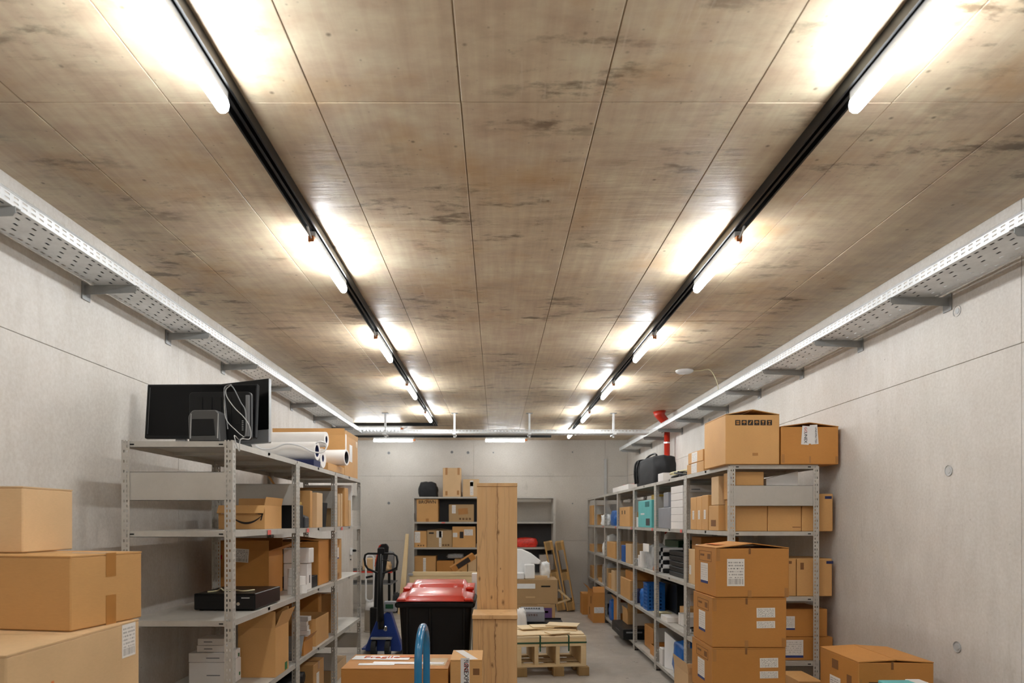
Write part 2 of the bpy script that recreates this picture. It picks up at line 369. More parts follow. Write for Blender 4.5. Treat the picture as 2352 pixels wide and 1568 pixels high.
def icons(parent, dims, face, cu, cv, size, seq, gap=1.15, plate='print_black', glyph='board_brown', name='handling_symbol'):
    fw = dims[0] if face == 'F' else dims[1]; fh = dims[2]
    n = len(seq)
    for i, g in enumerate(seq):
        mt = face_matrix(*dims, face, .0004) @ Matrix.Translation(((cu - .5) * fw + (i - (n - 1) / 2) * size * gap, (cv - .5) * fh, 0))
        b = MB(); b.box(-size/2, size/2, -size/2, size/2, 0, .0006, m=mt)
        for poly in GLYPH[g]: b.prism([(u * size, v * size) for u, v in poly], .0006, .0012, 'Z', 1, m=mt)
        b.build(name, [plate, glyph], parent)
_font = {}
def text(parent, mt, s, size, m, name='printed_text', align='CENTER'):
    key = (s, align)
    if key not in _font:
        cu = bpy.data.curves.new('printed_text', 'FONT'); cu.body = s; cu.size = 1; cu.align_x = align; cu.align_y = 'CENTER'; cu.resolution_u = 2
        cu.extrude = .004; cu.offset = .012
        o = bpy.data.objects.new('tmp', cu); C.objects.link(o); dg = bpy.context.evaluated_depsgraph_get()
        me = bpy.data.meshes.new_from_object(o.evaluated_get(dg)); bpy.data.objects.remove(o); _font[key] = me
    me = _font[key].copy(); me.name = name; me.transform(mt @ Matrix.Scale(size, 4)); me.materials.clear(); me.materials.append(M[m])
    return link(name, me, parent)
def face_text(parent, dims, face, cu, cv, s, size, m='print_black', rot=0, out=.001, name='printed_text'):
    fw = {'F': dims[0], 'T': dims[0], 'L': dims[1], 'R': dims[1]}[face]; fh = dims[1] if face == 'T' else dims[2]
    mt = face_matrix(*dims, face, out) @ Matrix.Translation(((cu - .5) * fw, (cv - .5) * fh, 0)) @ Matrix.Rotation(rot, 4, 'Z')
    return text(parent, mt, s, size, m, name)

# cardboard box: body with rim, two top flaps that meet in a seam, tape, labels
def carton(label, x0, x1, y0, y1, z0, z1, m='board_tan', rz=0, seam='X', bulge=0.0, tape=None, sides='', group=None,
           name='cardboard_box', cat='box', open_=None, noflap=False, pivot='c', inner=None):
    w_, d_, h_ = x1 - x0, y1 - y0, z1 - z0
    t = thing(name, label, cat, ((x0 + x1) / 2, (y0 + y1) / 2, z0), rz, group)
    dims = (w_, d_, h_); th = .005; bv = min(.004, w_ * .02, h_ * .03)
    if open_ is None:
        b = MB(); b.box(-w_/2, w_/2, -d_/2, d_/2, 0, h_ - (0 if noflap else th)); b.build('body', m, t, bevel=bv)
        if not noflap:
            g = .002
            for s in (-1, 1):
                b = MB()
                if seam == 'Y':    # seam runs front to back, flaps hinged left and right
                    xo = s * w_ / 2
                    b.hexa([(xo, -d_/2, h_-th), (s*g, -d_/2, h_-th+bulge), (s*g, d_/2, h_-th+bulge), (xo, d_/2, h_-th),
                            (xo, -d_/2, h_), (s*g, -d_/2, h_+bulge), (s*g, d_/2, h_+bulge), (xo, d_/2, h_)])
                else:
                    yo = s * d_ / 2
                    b.hexa([(-w_/2, yo, h_-th), (w_/2, yo, h_-th), (w_/2, s*g, h_-th+bulge), (-w_/2, s*g, h_-th+bulge),
                            (-w_/2, yo, h_), (w_/2, yo, h_), (w_/2, s*g, h_+bulge), (-w_/2, s*g, h_+bulge)])
                b.build('top_flap', m, t)
    else:
        wt = .005
        b = MB()
        b.box(-w_/2, w_/2, -d_/2, d_/2, 0, wt)
        b.box(-w_/2, w_/2, -d_/2, -d_/2 + wt, wt, h_); b.box(-w_/2, w_/2, d_/2 - wt, d_/2, wt, h_)
        b.box(-w_/2, -w_/2 + wt, -d_/2 + wt, d_/2 - wt, wt, h_); b.box(w_/2 - wt, w_/2, -d_/2 + wt, d_/2 - wt, wt, h_)
        b.build('body', m, t)
        for side, ang, ln in open_:      # ang: 0 = straight up, 90 = folded out level
            a = R(ang); c_, s_ = math.cos(a) * ln, math.sin(a) * ln
            b = MB(); q = .004
            if side in 'FB':
                sg = -1 if side == 'F' else 1; yo = sg * d_ / 2
                b.hexa([(-w_/2, yo - sg*q, h_), (w_/2, yo - sg*q, h_), (w_/2, yo, h_), (-w_/2, yo, h_),
                        (-w_/2, yo - sg*q + sg*s_, h_ + c_), (w_/2, yo - sg*q + sg*s_, h_ + c_), (w_/2, yo + sg*s_, h_ + c_ + .004), (-w_/2, yo + sg*s_, h_ + c_ + .004)])
            else:
                sg = -1 if side == 'L' else 1; xo = sg * w_ / 2
                b.hexa([(xo - sg*q, -d_/2, h_), (xo, -d_/2, h_), (xo, d_/2, h_), (xo - sg*q, d_/2, h_),
                        (xo - sg*q + sg*s_, -d_/2, h_ + c_), (xo + sg*s_, -d_/2, h_ + c_ + .004), (xo + sg*s_, d_/2, h_ + c_ + .004), (xo - sg*q + sg*s_, d_/2, h_ + c_)])
            b.build('top_flap', m, t)
    if tape:
        tm = 'clear_tape' if tape == 'clear' else ('white_tape' if tape == 'white' else 'brown_tape'); tw = min(.055, w_ * .2)
        if seam == 'Y':
            decal(t, dims, 'F', .5, 1 - .06 / h_ / 2 * 1.0, tw, min(.07, h_ * .4), tm, 'tape')
            decal(t, dims, 'F', .5, .03 / h_, tw, min(.06, h_ * .3), tm, 'tape')
            if bulge < .004: decal(t, dims, 'T', .5, .5, tw, d_ * .995, tm, 'tape')
        else:
            for fc in ('L', 'R'):
                decal(t, dims, fc, .5, 1 - .03 / h_, tw, min(.06, h_ * .4), tm, 'tape')
                decal(t, dims, fc, .5, .03 / h_, tw, min(.06, h_ * .3), tm, 'tape')
            if bulge < .004: decal(t, dims, 'T', .5, .5, w_ * .995, tw, tm, 'tape')
    t_dims[t.name] = dims
    return t
t_dims = {}
def D(t): return t_dims[t.name]
def pc(label, px0, px1, pyt, z0, Y, d, m='board_tan', **kw):     # box whose front stands at distance Y
    return carton(label, X(px0, Y), X(px1, Y), Y, Y + d, z0, Z(pyt, Y), m, **kw)
def ac(label, pxa, pxb, pyt, z0, xs, w_, m='board_tan', **kw):   # box whose aisle face lies on the plane x = xs
    ya, yb = sorted((YX(pxa, xs), YX(pxb, xs)))
    z1 = Z(pyt, ya)
    x0, x1 = (xs, xs + w_) if xs > 0 else (xs - w_, xs)
    return carton(label, x0, x1, ya, yb, z0, z1, m, **kw)

def blob(name, label, cat, c, size, m, seed=0, amp=.18, n=20, freq=3.0, flat=.0, group=None, fold=0, parts=None):
    """soft bag: a rounded box with folds, resting on c.z"""
    bm = bmesh.new(); bmesh.ops.create_cube(bm, size=2.0); bmesh.ops.subdivide_edges(bm, edges=bm.edges[:], cuts=n // 2 - 1, use_grid_fill=True)
    off = Vector((seed * 3.7, seed * 1.3, seed * 2.1))
    for v in bm.verts:
        p = v.co.copy(); l = p.length; s = p.normalized() * 1.0
        k = .45; q = p * (1 - k) + s * k * 1.25
        nz = noise.noise(q * freq + off); rdg = 1 - abs(noise.noise(q * freq * 1.7 + off * 2)) * 2
        q += s * (nz * amp + rdg * amp * .35)
        if q.z < -.72: q.z = -.72 + (q.z + .72) * .05
        top = max(0, q.z); q.x *= 1 - flat * top; q.y *= 1 - flat * top
        v.co = Vector((q.x * size[0] / 2, q.y * size[1] / 2, (q.z + .76) / 1.76 * size[2]))
    zmin = min(v.co.z for v in bm.verts)
    zmax = max(v.co.z for v in bm.verts)
    xm = max(abs(v.co.x) for v in bm.verts); ym = max(abs(v.co.y) for v in bm.verts)
    for v in bm.verts:
        v.co.z = (v.co.z - zmin) * size[2] / (zmax - zmin); v.co.x *= size[0] / 2 / xm; v.co.y *= size[1] / 2 / ym
    me = bpy.data.meshes.new(name); bm.to_mesh(me); bm.free(); me.materials.append(M[m]); me.polygons.foreach_set('use_smooth', [True] * len(me.polygons))
    if parts is None:
        o = link(name, me, None, c); return tag(o, label, cat, group)
    t = thing(name, label, cat, c, 0, group); link('body', me, t); return t
# ---------------------------------------------------------------- the room
HC = 3.115; XL, XR, YB, YN, YE = -2.16, 2.50, 13.0, -5.3, 10.3; XW = -5.2
def slabs(parent, cuts_u, cuts_v, make, name='concrete_panel', g=.0013, dep=.012):
    for i in range(len(cuts_u) - 1):
        for j in range(len(cuts_v) - 1):
            off = random.uniform(-.0012, .0012)
            make(cuts_u[i] + g, cuts_u[i+1] - g, cuts_v[j] + g, cuts_v[j+1] - g, off, parent, name, dep)
def mk(fn):
    def make(a, b, c, d, off, parent, name, dep):
        m = MB(); x = fn(a, b, c, d, off, dep); m.box(*x[:6]); m.build(name, x[6], parent, bevel=.0015)
    return make
fl = struct(MB().box(XW, XR + .3, YN - .3, YB + .3, -.2, 0).build('floor', 'concrete_floor'))
ce = struct(MB().box(XW, XR + .3, YN - .3, YB + .3, HC + .006, HC + .25).build('ceiling', 'concrete_joint'))
cu = [XW, -4.4, -3.86, -3.33, -2.8, -2.26, -1.73, -1.195, -.66, -.13, .384, .92, 1.45, 1.98, XR]
cv = [YN, -2.98, -.24, 2.5, 5.24, 7.98, 10.72, YB]
def wide(v): return .0012 if min(abs(v + .13), abs(v - .384)) < .01 else .0004
slabs(ce, cu, cv, mk(lambda a, b, c, d, o, dep: (a + wide(a - .0013), b - wide(b + .0013), c + .0012, d - .0012, HC + o, HC + .0065, 'concrete_ceiling')))
ZJ = 2.43
wl = struct(MB().box(XL - .25, XL - .012, YN - .3, YE, 0, HC + .01).build('wall_left', 'concrete_wall'))
slabs(wl, [YN, -.4, 2.16, 4.64, 7.1, YE + .003], [0, ZJ, HC + .01], mk(lambda a, b, c, d, o, dep: (XL - .013, XL + o, a, b, c, d, 'concrete_wall')))
wr = struct(MB().box(XR + .012, XR + .3, YN - .3, YB + .3, 0, HC + .01).build('wall_right', 'concrete_wall'))
slabs(wr, [YN, -1.7, .78, 3.25, 5.72, 8.2, 10.7, YB], [0, ZJ, HC + .01], mk(lambda a, b, c, d, o, dep: (XR + o, XR + .013, a, b, c, d, 'concrete_wall')))
wb = struct(MB().box(XW, XR + .3, YB + .012, YB + .3, 0, HC + .01).build('wall_back', 'concrete_back'))
slabs(wb, [XW, -2.93, -.43, 2.07, XR], [0, 1.2, ZJ, HC + .01], mk(lambda a, b, c, d, o, dep: (a, b, YB + o, YB + .013, c, d, 'concrete_back')))
struct(MB().box(XW - .25, XW, YE - .3, YB + .3, 0, HC + .01).build('wall_alcove', 'concrete_wall'))
struct(MB().box(XW, XL - .25, YE - .3, YE - .02, 0, HC + .01).build('wall_alcove_side', 'concrete_wall'))
struct(MB().box(XL - .3, XR + .3, YN - .3, YN, 0, HC + .01).build('wall_front', 'concrete_wall'))
# formwork tie holes in the walls
def tie(x, y, z, ax, r=.022):
    m = MB()
    if ax == 'Y': m.lathe([(r, 0), (r, .004), (r * .55, .004), (r * .5, .001), (.0005, .001)], 16, (x, y, z), axis='Y')
    else: m.lathe([(r, 0), (r, .004), (r * .55, .004), (r * .5, .001), (.0005, .001)], 16, (x, y, z), axis='X')
    return m
for i, (px, py) in enumerate(((893, 1040), (1038, 1038), (1075, 1039), (1133, 1039), (1315, 1038), (893, 1155), (1315, 1156))):
    b = tie(X(px, YB), YB - .005, Z(py, YB), 'Y', .026); b.build('formwork_plug', 'mid_grey', wb)
for y, z in ((3.77, 1.86), (3.7, .9), (8.0, 2.75), (3.7, 2.72)):
    b = tie(XR - .005, y, z, 'X', .03); b.build('formwork_plug', 'light_grey', wr)

# ---------------------------------------------------------------- light rails
def rail_y(x, y0, y1, label):
    t = thing('light_rail', label, 'light rail', (x, (y0 + y1) / 2, HC - .045))
    L = (y1 - y0) / 2
    m = MB()
    m.box(-.032, .032, -L, L, .028, .045); m.box(-.032, -.024, -L, L, 0, .028); m.box(.024, .032, -L, L, 0, .028); m.box(-.006, .006, -L, L, .004, .028)
    m.build('rail_profile', 'black_metal', t)
    return t
def rail_x(y, x0, x1, label):
    t = thing('light_rail', label, 'light rail', ((x0 + x1) / 2, y, HC - .045)); L = (x1 - x0) / 2
    m = MB(); m.box(-L, L, -.032, .032, .028, .045); m.box(-L, L, -.032, -.024, 0, .028); m.box(-L, L, .024, .032, 0, .028); m.box(-L, L, -.006, .006, .004, .028)
    m.build('rail_profile', 'black_metal', t); return t
rail_y(-.945, -2.6, 10.66, 'long black ceiling rail carrying the tube lights nearest the left wall')
rail_y(1.24, -2.6, 11.95, 'long black ceiling rail carrying the tube lights nearest the right wall')
rail_x(10.72, -3.4, -.92, 'short black ceiling rail across the alcove beyond the cable tray')
rail_x(12.2, -4.0, .98, 'black ceiling rail running crosswise just before the back wall')
def lamp(proto=None):
    t = thing('tube_light', 'x', 'light')
    L = .345
    b = MB(); pr = [(-.017, .0), (-.022, -.018), (-.018, -.036), (-.008, -.044), (.008, -.044), (.018, -.036), (.022, -.018), (.017, .0)]
    b.prism(pr, -L, L, 'Y'); b.build('diffuser', 'lamp_glow', t)
    b = MB(); b.box(-.016, .016, -L - .03, L + .004, .0005, .032); b.build('housing', 'light_grey', t)
    b = MB(); b.box(-.014, .014, -L - .055, -L - .004, -.03, .0003); b.build('end_cap', 'copper', t)
    b = MB(); b.tube([(0, -L - .05, -.012), (0, -L - .09, .0), (0, -L - .12, .02)], .006, 6); b.build('connector', 'light_grey', t)
    return t
def dim(r):
    for ch in r.children:
        if ch.name.startswith('diffuser'):
            ch.data = DIMMESH
def dup(root, loc, rz=0, label=None, group=None):
    r = root.copy(); C.objects.link(r); r.location = loc; r.rotation_euler = (0, 0, rz)
    if label: r['label'] = label
    if group: r['group'] = group
    for ch in list(root.children):
        c_ = ch.copy(); C.objects.link(c_); c_.parent = r
        for g in ch.children:
            d_ = g.copy(); C.objects.link(d_); d_.parent = c_
    return r
first = lamp(); DIMMESH = [c_ for c_ in first.children if c_.name.startswith('diffuser')][0].data.copy(); DIMMESH.materials[0] = M['lamp_glow_cross']
ordn = ['nearest, cut off by the top of the picture', 'second from the front', 'third from the front', 'fourth from the front', 'fifth from the front', 'sixth, behind the cable tray']
ZL = HC - .078
spots = []
for side, x, n in (('left', -.945, 5), ('right', 1.24, 6)):
    for i in range(-2, n):
        far = 2.36 + 1.865 * i
        if i < 0: lb = 'tube light on the %s rail above and behind the viewer, %s' % (side, {-3: 'farthest back', -2: 'farther back', -1: 'just out of view'}[i])
        else: lb = 'glowing tube light on the %s rail, %s' % (side, ordn[i])
        spots.append(((x, far - .345, ZL), 0, lb, None))
spots.append(((X(868, 10.72), 10.72, ZL), R(90), 'horizontal tube light in the alcove rail at upper left of the back area', None))
spots.append(((X(650, 10.72), 10.72, ZL), R(90), 'tube light farther inside the alcove on the short crosswise rail', None))
spots.append(((X(903, 12.2), 12.2, ZL), R(90), 'left tube light of the crosswise rail above the back wall', None))
spots.append(((X(1160, 12.2), 12.2, ZL), R(90), 'tube light of the crosswise rail above the oak cabinet', None))
spots.append(((X(640, 12.2), 12.2, ZL), R(90), 'tube light of the back crosswise rail hidden in the alcove', None))
for k, (loc, rz, lb, gr) in enumerate(spots):
    if k == 0:
        first.location = loc; first.rotation_euler.z = rz; first['label'] = lb
        if gr: first['group'] = gr
    else:
        r = dup(first, loc, rz, lb)
        if rz: dim(r)
        if gr: r['group'] = gr
        elif 'group' in r: del r['group']

# ---------------------------------------------------------------- cable trays
ZT0, ZT1 = 2.815, 2.865
def tray(label, fixed0, fixed1, a0, a1, along='Y', lip_in=None, hole_skip=None):
    """perforated steel channel with slotted floor and slotted sides"""
    t = thing('cable_tray', label, 'cable tray', (0, 0, 0))
    pit = .05; n = int(round((a1 - a0) / pit)); us = []
    for i in range(n): us += [a0 + i * pit, a0 + i * pit + .023]
    us.append(a0 + n * pit)
    W = fixed1 - fixed0; rows = 5; vs = [fixed0]
    for r_ in range(rows):
        c0 = fixed0 + W * (r_ + .5) / rows; vs += [c0 - .005, c0 + .005]
    vs.append(fixed1)
    def hole(i, j):
        if i % 2 == 0 or j % 2 == 0: 
            pass
        solid = (i % 2 == 0) or (j % 2 == 0)
        r_ = (j - 1) // 2
        if hole_skip and hole_skip(us[i], us[i+1], vs[j], vs[j+1]): return True
        if solid: return False
        return (i // 2 + r_) % 2 == 0 or r_ in (0, 4)
    P = (lambda u, v: (v, u, ZT0)) if along == 'Y' else (lambda u, v: (u, v, ZT0))
    b = MB(); b.grid(us, vs, hole, P); solidify(b.build('tray_floor', 'galvanised_bright', t, fix=False), .0015)
    zz = [ZT0, ZT0 + .013, ZT0 + .020, ZT0 + .032, ZT0 + .039, ZT1]
    for s, fx in ((0, fixed0), (1, fixed1)):
        P2 = (lambda u, v: (fx, u, v)) if along == 'Y' else (lambda u, v: (u, fx, v))
        b = MB(); b.grid(us, zz, lambda i, j: (i % 2 == 1 and j in (1, 3)) or (hole_skip is not None and hole_skip(us[i], us[i+1], fx, fx)), P2)
        o = b.build('tray_side', 'galvanised_bright', t, fix=False); solidify(o, .0015)
        b = MB()
        if along == 'Y': b.tube([(fx, a0, ZT1), (fx, a1, ZT1)], .005, 6)
        else: b.tube([(a0, fx, ZT1), (a1, fx, ZT1)], .005, 6)
        b.build('rolled_lip', 'galvanised_bright', t)
    return t
pipe_y, pipe_x = 9.54, 2.385
HANG = [X(px, 9.735) for px in (885, 1044, 1216, 1409)]
tray('perforated steel cable tray high along the left concrete wall', -2.105, -1.89, -3.5, 9.62)
tray('perforated steel cable tray high along the right concrete wall', 2.18, 2.435, -3.5, 12.1, hole_skip=lambda u0, u1, v0, v1: u1 > pipe_y - .06 and u0 < pipe_y + .06 and v1 > pipe_x - .06 and v0 < pipe_x + .06)
tray('perforated cable tray crossing the room below the ceiling from wall to wall', 9.64, 9.84, -2.1, 2.17, along='X', hole_skip=lambda u0, u1, v0, v1: v0 != v1 and v1 > 9.72 and v0 < 9.75 and any(u1 > h - .018 and u0 < h + .018 for h in HANG))
def bracket(xw, xi, y, label, group=None):
    t = thing('tray_bracket', label, 'bracket', (xw, y, ZT0 - .045), 0, group); L = xi - xw
    s = 1 if L > 0 else -1
    b = MB(); b.prism([(0, -.005), (L * .96, .006), (L, .02), (L, .0435), (0, .0435)], -.0015, .0015, 'Y'); b.build('arm_web', 'galvanised_grey', t)
    b = MB(); b.box(min(0, L), max(0, L), 0, .03, .040, .0435); b.build('arm_flange', 'galvanised_grey', t)
    b = MB(); b.box(min(0, s * .006), max(0, s * .006), -.02, .05, -.03, .06); b.build('wall_plate', 'galvanised_grey', t)
    return t
ords = ['nearest', 'second', 'third', 'fourth', 'fifth', 'sixth', 'seventh', 'eighth', 'ninth', 'tenth', 'eleventh']
for i in range(8): bracket(XL + .002, -1.88, 2.67 + .9 * i, 'grey steel arm under the left cable tray, %s visible one from the front' % ords[i])
for i in range(11): bracket(XR - .002, 2.17, 2.86 + .9 * i, 'grey steel arm under the right cable tray, %s visible one from the front' % ords[i])
for px, lb in ((885, 'above the alcove light'), (1044, 'left of the oak cabinet top'), (1216, 'right of the oak cabinet top'), (1409, 'nearest the red pipe')):
    y = 9.735; x = X(px, y)
    t = thing('tray_hanger', 'vertical steel hanger holding the crosswise cable tray, ' + lb, 'hanger', (x, y, ZT0 - .05))
    MB().box(-.014, .014, -.012, .012, .05, HC - ZT0 + .045).build('hanger_rod', 'galvanised_bright', t)
    MB().box(-.045, .045, -.04, .04, HC - ZT0 + .044, HC - ZT0 + .0495).build('ceiling_plate', 'galvanised_grey', t)
    MB().box(-.022, .022, -.13, .13, .03, .0485).build('cross_bar', 'galvanised_bright', t)
    MB().lathe([(.012, .0), (.016, .004), (.016, .02), (.008, .03)], 8).build('hanger_nut', 'galvanised_bright', t)

# ---------------------------------------------------------------- racks
def post_mesh(h, fx, fy):
    """perforated angle post, corner at origin, legs towards fx along x and fy along y"""
    b = MB(); pit = .026; n = int(h / pit); zs = []
    for i in range(n): zs += [i * pit, i * pit + .012]
    zs.append(n * pit)
    L = .042
    vs = [0, .010, .0165, .0255, .032, L]
    hole = lambda i, j: i % 2 == 1 and (j == 1 and (i // 2) % 2 == 0 or j == 3)
    b.grid(vs, zs, lambda j, i: hole(i, j), lambda v, z: (fx * v, 0, z))
    b.grid(vs, zs, lambda j, i: hole(i, j), lambda v, z: (0, fy * v, z))
    me = bpy.data.meshes.new('post'); me.from_pydata(b.v, [], b.f); me.materials.append(M['galvanised']); me.update()
    return me
def cables(label, xs, a0, a1, z, along='Y'):
    t = thing('cable_bundle', label, 'cables', (0, 0, 0)); rnd = random.Random(4)
    for k, x in enumerate(xs):
        pts = [(x + rnd.uniform(-.006, .006), a0 + (a1 - a0) * q / 14) for q in range(15)]
        b = MB(); b.tube([(p, q, z + .012) if along == 'Y' else (q, p, z + .012) for p, q in pts], .009, 6); b.build('cable', ('black_plastic', 'dark_grey', 'black_plastic', 'navy', 'black_plastic')[k % 5], t)
cables('dark cables lying in the cable tray of the left wall', [-2.085 + .026 * k for k in range(7)], -3.4, 9.5, ZT0)
cables('dark cables lying in the cable tray of the right wall', [2.20 + .0265 * k for k in range(6)], -3.4, 12.0, ZT0)
PM = {}
def add_post(parent, x, y, h, fx, fy):
    k = (round(h, 2), fx, fy)
    if k not in PM: PM[k] = post_mesh(h, fx, fy)
    o = link('post', PM[k], parent, (x, y, 0.004)); solidify(o, .0018, 0)
    MB().box(min(0, fx * .05), max(0, fx * .05), min(0, fy * .05), max(0, fy * .05), 0, .004).build('foot_plate', 'black_plastic', parent, loc=(x, y, 0))
    return o
def add_shelf(parent, x0, x1, y0, y1, z, lip=.032, slots=False, mt='galvanised'):
    b = MB(); b.box(x0, x1, y0, y1, z - .003, z)
    b.box(x0, x1, y0, y0 + .002, z - lip, z - .003); b.box(x0, x1, y1 - .002, y1, z - lip, z - .003)
    b.box(x0, x0 + .002, y0, y1, z - lip, z - .003); b.box(x1 - .002, x1, y0, y1, z - lip, z - .003)
    b.box(x0, x1, y0, y0 + .018, z - lip, z - lip + .002); b.box(x0, x1, (y0 + y1) / 2 - .02, (y0 + y1) / 2 + .02, z - .02, z - .003)
    o = b.build('shelf', mt, parent)
    if slots:
        for s in (.085, .90):
            xx = x0 + (x1 - x0) * s
            MB().box(xx - .011, xx + .011, y0 - .0012, y0 + .001, z - lip / 2 - .004, z - lip / 2 + .003).build('slot', 'dark_slot', o)
    return o
def rack(label, xf, xr, ys, zs, h, back_panels=(), skip=()):
    t = thing('shelving_rack', label, 'shelving rack')
    fx = 1 if xr > xf else -1
    n = len(ys)
    for i, y in enumerate(ys):
        fy = 1 if i < n - 1 else -1
        hh = h + .026 if i == 0 and xf < 0 else h
        add_post(t, xf, y, hh, fx, fy); add_post(t, xr, y, hh, -fx, fy)
        if 0 < i < n - 1:
            add_post(t, xf, y - .004, h, fx, -1); add_post(t, xr, y - .004, h, -fx, -1)
        a, b_ = sorted((xf, xr))
        for z0, z1 in ((1.69, 1.84), (.29, .44)):
            MB().box(a + .012, b_ - .012, y + .003, y + .006, z0, z1).box(a + .012, b_ - .012, y + .003, y + .018, z1 - .002, z1).box(a + .012, b_ - .012, y + .003, y + .018, z0, z0 + .002).build('end_panel', 'galvanised_panel', t)
    for i in range(n - 1):
        a, b_ = sorted((xf, xr))
        for k, z in enumerate(zs):
            if (i, k) in skip: continue
            add_shelf(t, a + .004, b_ - .004, ys[i] + .004, ys[i+1] - .008, z, slots=(i == 0))
    return t
LZ = [.12, .60, 1.06, 1.53, 2.0]; RZ = [.09, .56, 1.03, 1.505, 1.99]; BZ = [.14, .605, 1.09, 1.56, 2.02]
LY = [3.57, 4.75, 5.88, 6.97]; RY = [4.95, 6.11, 7.27, 8.40, 9.53, 10.65, 11.73, 12.62]
XF, XFR = -1.38, -1.96; XG, XGR = 1.69, 2.34
lr = rack('galvanised steel shelving rack along the left wall with monitors on top', XF, XFR, LY, LZ, 1.978)
rr = rack('long galvanised steel shelving rack along the right wall', XG, XGR, RY, RZ, 1.978)
# back rack, facing the camera
def back_rack(label, xs, y0, y1, zs, h):
    t = thing('shelving_rack', label, 'shelving rack')
    for i, x in enumerate(xs):
        fx = 1 if i < len(xs) - 1 else -1
        add_post(t, x, y0, h, fx, 1); add_post(t, x, y1, h, fx, -1)
        MB().box(x + fx * .003 - .001, x + fx * .003 + .001, y0 + .02, y1 - .02, 1.60, 1.72).build('end_panel', 'galvanised_panel', t)
    for i in range(len(xs) - 1):
        for z in zs: add_shelf(t, xs[i] + .004, xs[i+1] - .004, y0 + .003, y1 - .003, z, mt='galvanised_panel')
    if True:
        for z0 in (1.15, .2): MB().box(xs[0] + .02, xs[1] - .02, y1 + .001, y1 + .004, z0, z0 + .85).build('back_sheet', 'dark_grey', t)
        MB().box(xs[1] + .02, xs[2] - .02, y1 + .001, y1 + .004, .2, 1.55).build('back_sheet', 'dark_grey', t)
    return t
YK = 12.5
br = back_rack('grey steel shelving rack standing against the back wall', [X(946, YK), X(1112, YK), X(1276, YK)], YK, YK + .44, BZ, 2.004)
for par, xs, yy, zz in ((rr, XG, [6.2, 7.36, 8.5, 9.63, 10.75], RZ), (lr, XF, [4.0, 4.85, 5.95], LZ)):
    k = 3
    for i, y in enumerate(yy):
        x = xs - .0035 if xs > 0 else xs + .0035
        z = zz[3] - .017
        yb = y + .035 if xs > 0 else y + .14
        MB().box(min(x, x + .001), max(x, x + .001), yb - .03, yb + .03, z - .014, z + .014).build('price_tag', 'red_tag', par)['label'] = 'small red tag on the shelf edge'
MB().box(X(1014, YK), X(1022, YK), YK - .002, YK + .001, BZ[3] - .025, BZ[3] - .005).build('price_tag', 'red_tag', br)['label'] = 'small red tag on the shelf edge'
# ---------------------------------------------------------------- foreground boxes, left
def simple(name, label, cat, b, m, loc=None, rz=0, group=None, bevel=0, smooth=False):
    o = b.build(name, m, None, bevel=bevel, smooth=smooth, loc=loc, rz=rz); return tag(o, label, cat, group)
carton('tall plain cardboard box at the bottom of the foreground stack by the left wall', -2.06, -1.36, 1.9, 2.58, 0, .80, 'board_tan')
t = carton('big yellowish cardboard box with a white barcode label and an orange spot, left foreground', -2.06, -1.35, 1.88, 2.58, .80, 1.213, 'board_pale', seam='X')
decal(t, D(t), 'R', .895, .84, .09, .12, 'label_barcode', 'barcode_label'); decal(t, D(t), 'R', .28, .70, .012, .016, 'orange_print', 'orange_spot', label='small orange ink spot')
t = carton('cardboard box with brown tape down its side, on top of the yellowish box', -2.003, -1.383, 2.319, 2.669, 1.2155, 1.467, 'board_tan', rz=R(-9.4), seam='X')
decal(t, D(t), 'R', .53, .84, .05, .085, 'brown_tape', 'tape'); decal(t, D(t), 'R', .53, .2, .05, .105, 'brown_tape', 'tape')
decal(t, D(t), 'T', .5, .53, .61, .05, 'clear_tape', 'tape')
carton('small pale cardboard box topmost in the left foreground stack', -2.13, -1.70, 2.45, 2.74, 1.4695, 1.708, 'board_pale', seam='Y')

# ---------------------------------------------------------------- on top of the left rack
def panel_thing(name, label, cat, c, w_, h_, th, rz, tilt, screen='black_screen', back='black_plastic', r=.012):
    t = thing(name, label, cat, c, rz); t.rotation_euler.x = tilt
    return t
zt = LZ[4] + .001
# monitor 1: wide black flat screen on a low white foot
t = thing('computer_monitor', 'wide black flat screen on a white foot, left of the two on the rack top', 'monitor', (-1.735, 4.0, zt), R(-1.5))
w_, h_ = .66, .325; t.rotation_euler.x = R(-6)
b = MB(); b.box(-w_/2, w_/2, -.012, .02, .065, .065 + h_); b.build('casing', 'black_plastic', t, bevel=.005)
b = MB(); b.box(-w_/2 + .012, w_/2 - .012, -.0135, -.0121, .082, .053 + h_); b.build('screen', 'black_screen', t)
b = MB(); b.box(-w_/2 + .018, -w_/2 + .022, -.0165, -.0136, .09, .045 + h_); b.build('bezel_strip', 'dark_grey', t)
b = MB(); b.prism([(-.23, .006), (-.04, .006), (-.04, .02), (-.21, .02)], -.05, .06); b.build('foot', 'white_gloss', t, bevel=.003)
b = MB(); b.box(-.16, -.10, .021, .045, .0205, .16); b.build('neck', 'silver', t)
# all-in-one with grey chin, turned to the right
t = thing('desktop_computer', 'all in one computer with black glass and grey chin, turned behind the flat screen', 'computer', (-1.616, 4.225, zt), R(-26))
w2 = .56
def slab(b, x0, x1, z0, z1, y0, y1): b.box(x0, x1, y0, y1, z0, z1)
b = MB(); slab(b, -w2/2, w2/2, .05, .44, 0, .022); b.build('casing', 'silver', t, bevel=.006)
b = MB(); slab(b, -w2/2 + .004, w2/2 - .004, .132, .437, -.0025, -.0002); b.build('screen', 'black_screen', t)
b = MB(); slab(b, -w2/2 + .004, w2/2 - .004, .053, .131, -.0022, -.0002); b.build('chin', 'mid_grey', t)
b = MB(); b.prism([(.0225, .09), (.0225, .2), (.04, .18), (.09, .006), (.09, 0), (-.03, 0), (-.03, .006), (.07, .006)], -.09, .09, 'X'); b.build('stand', 'silver', t)
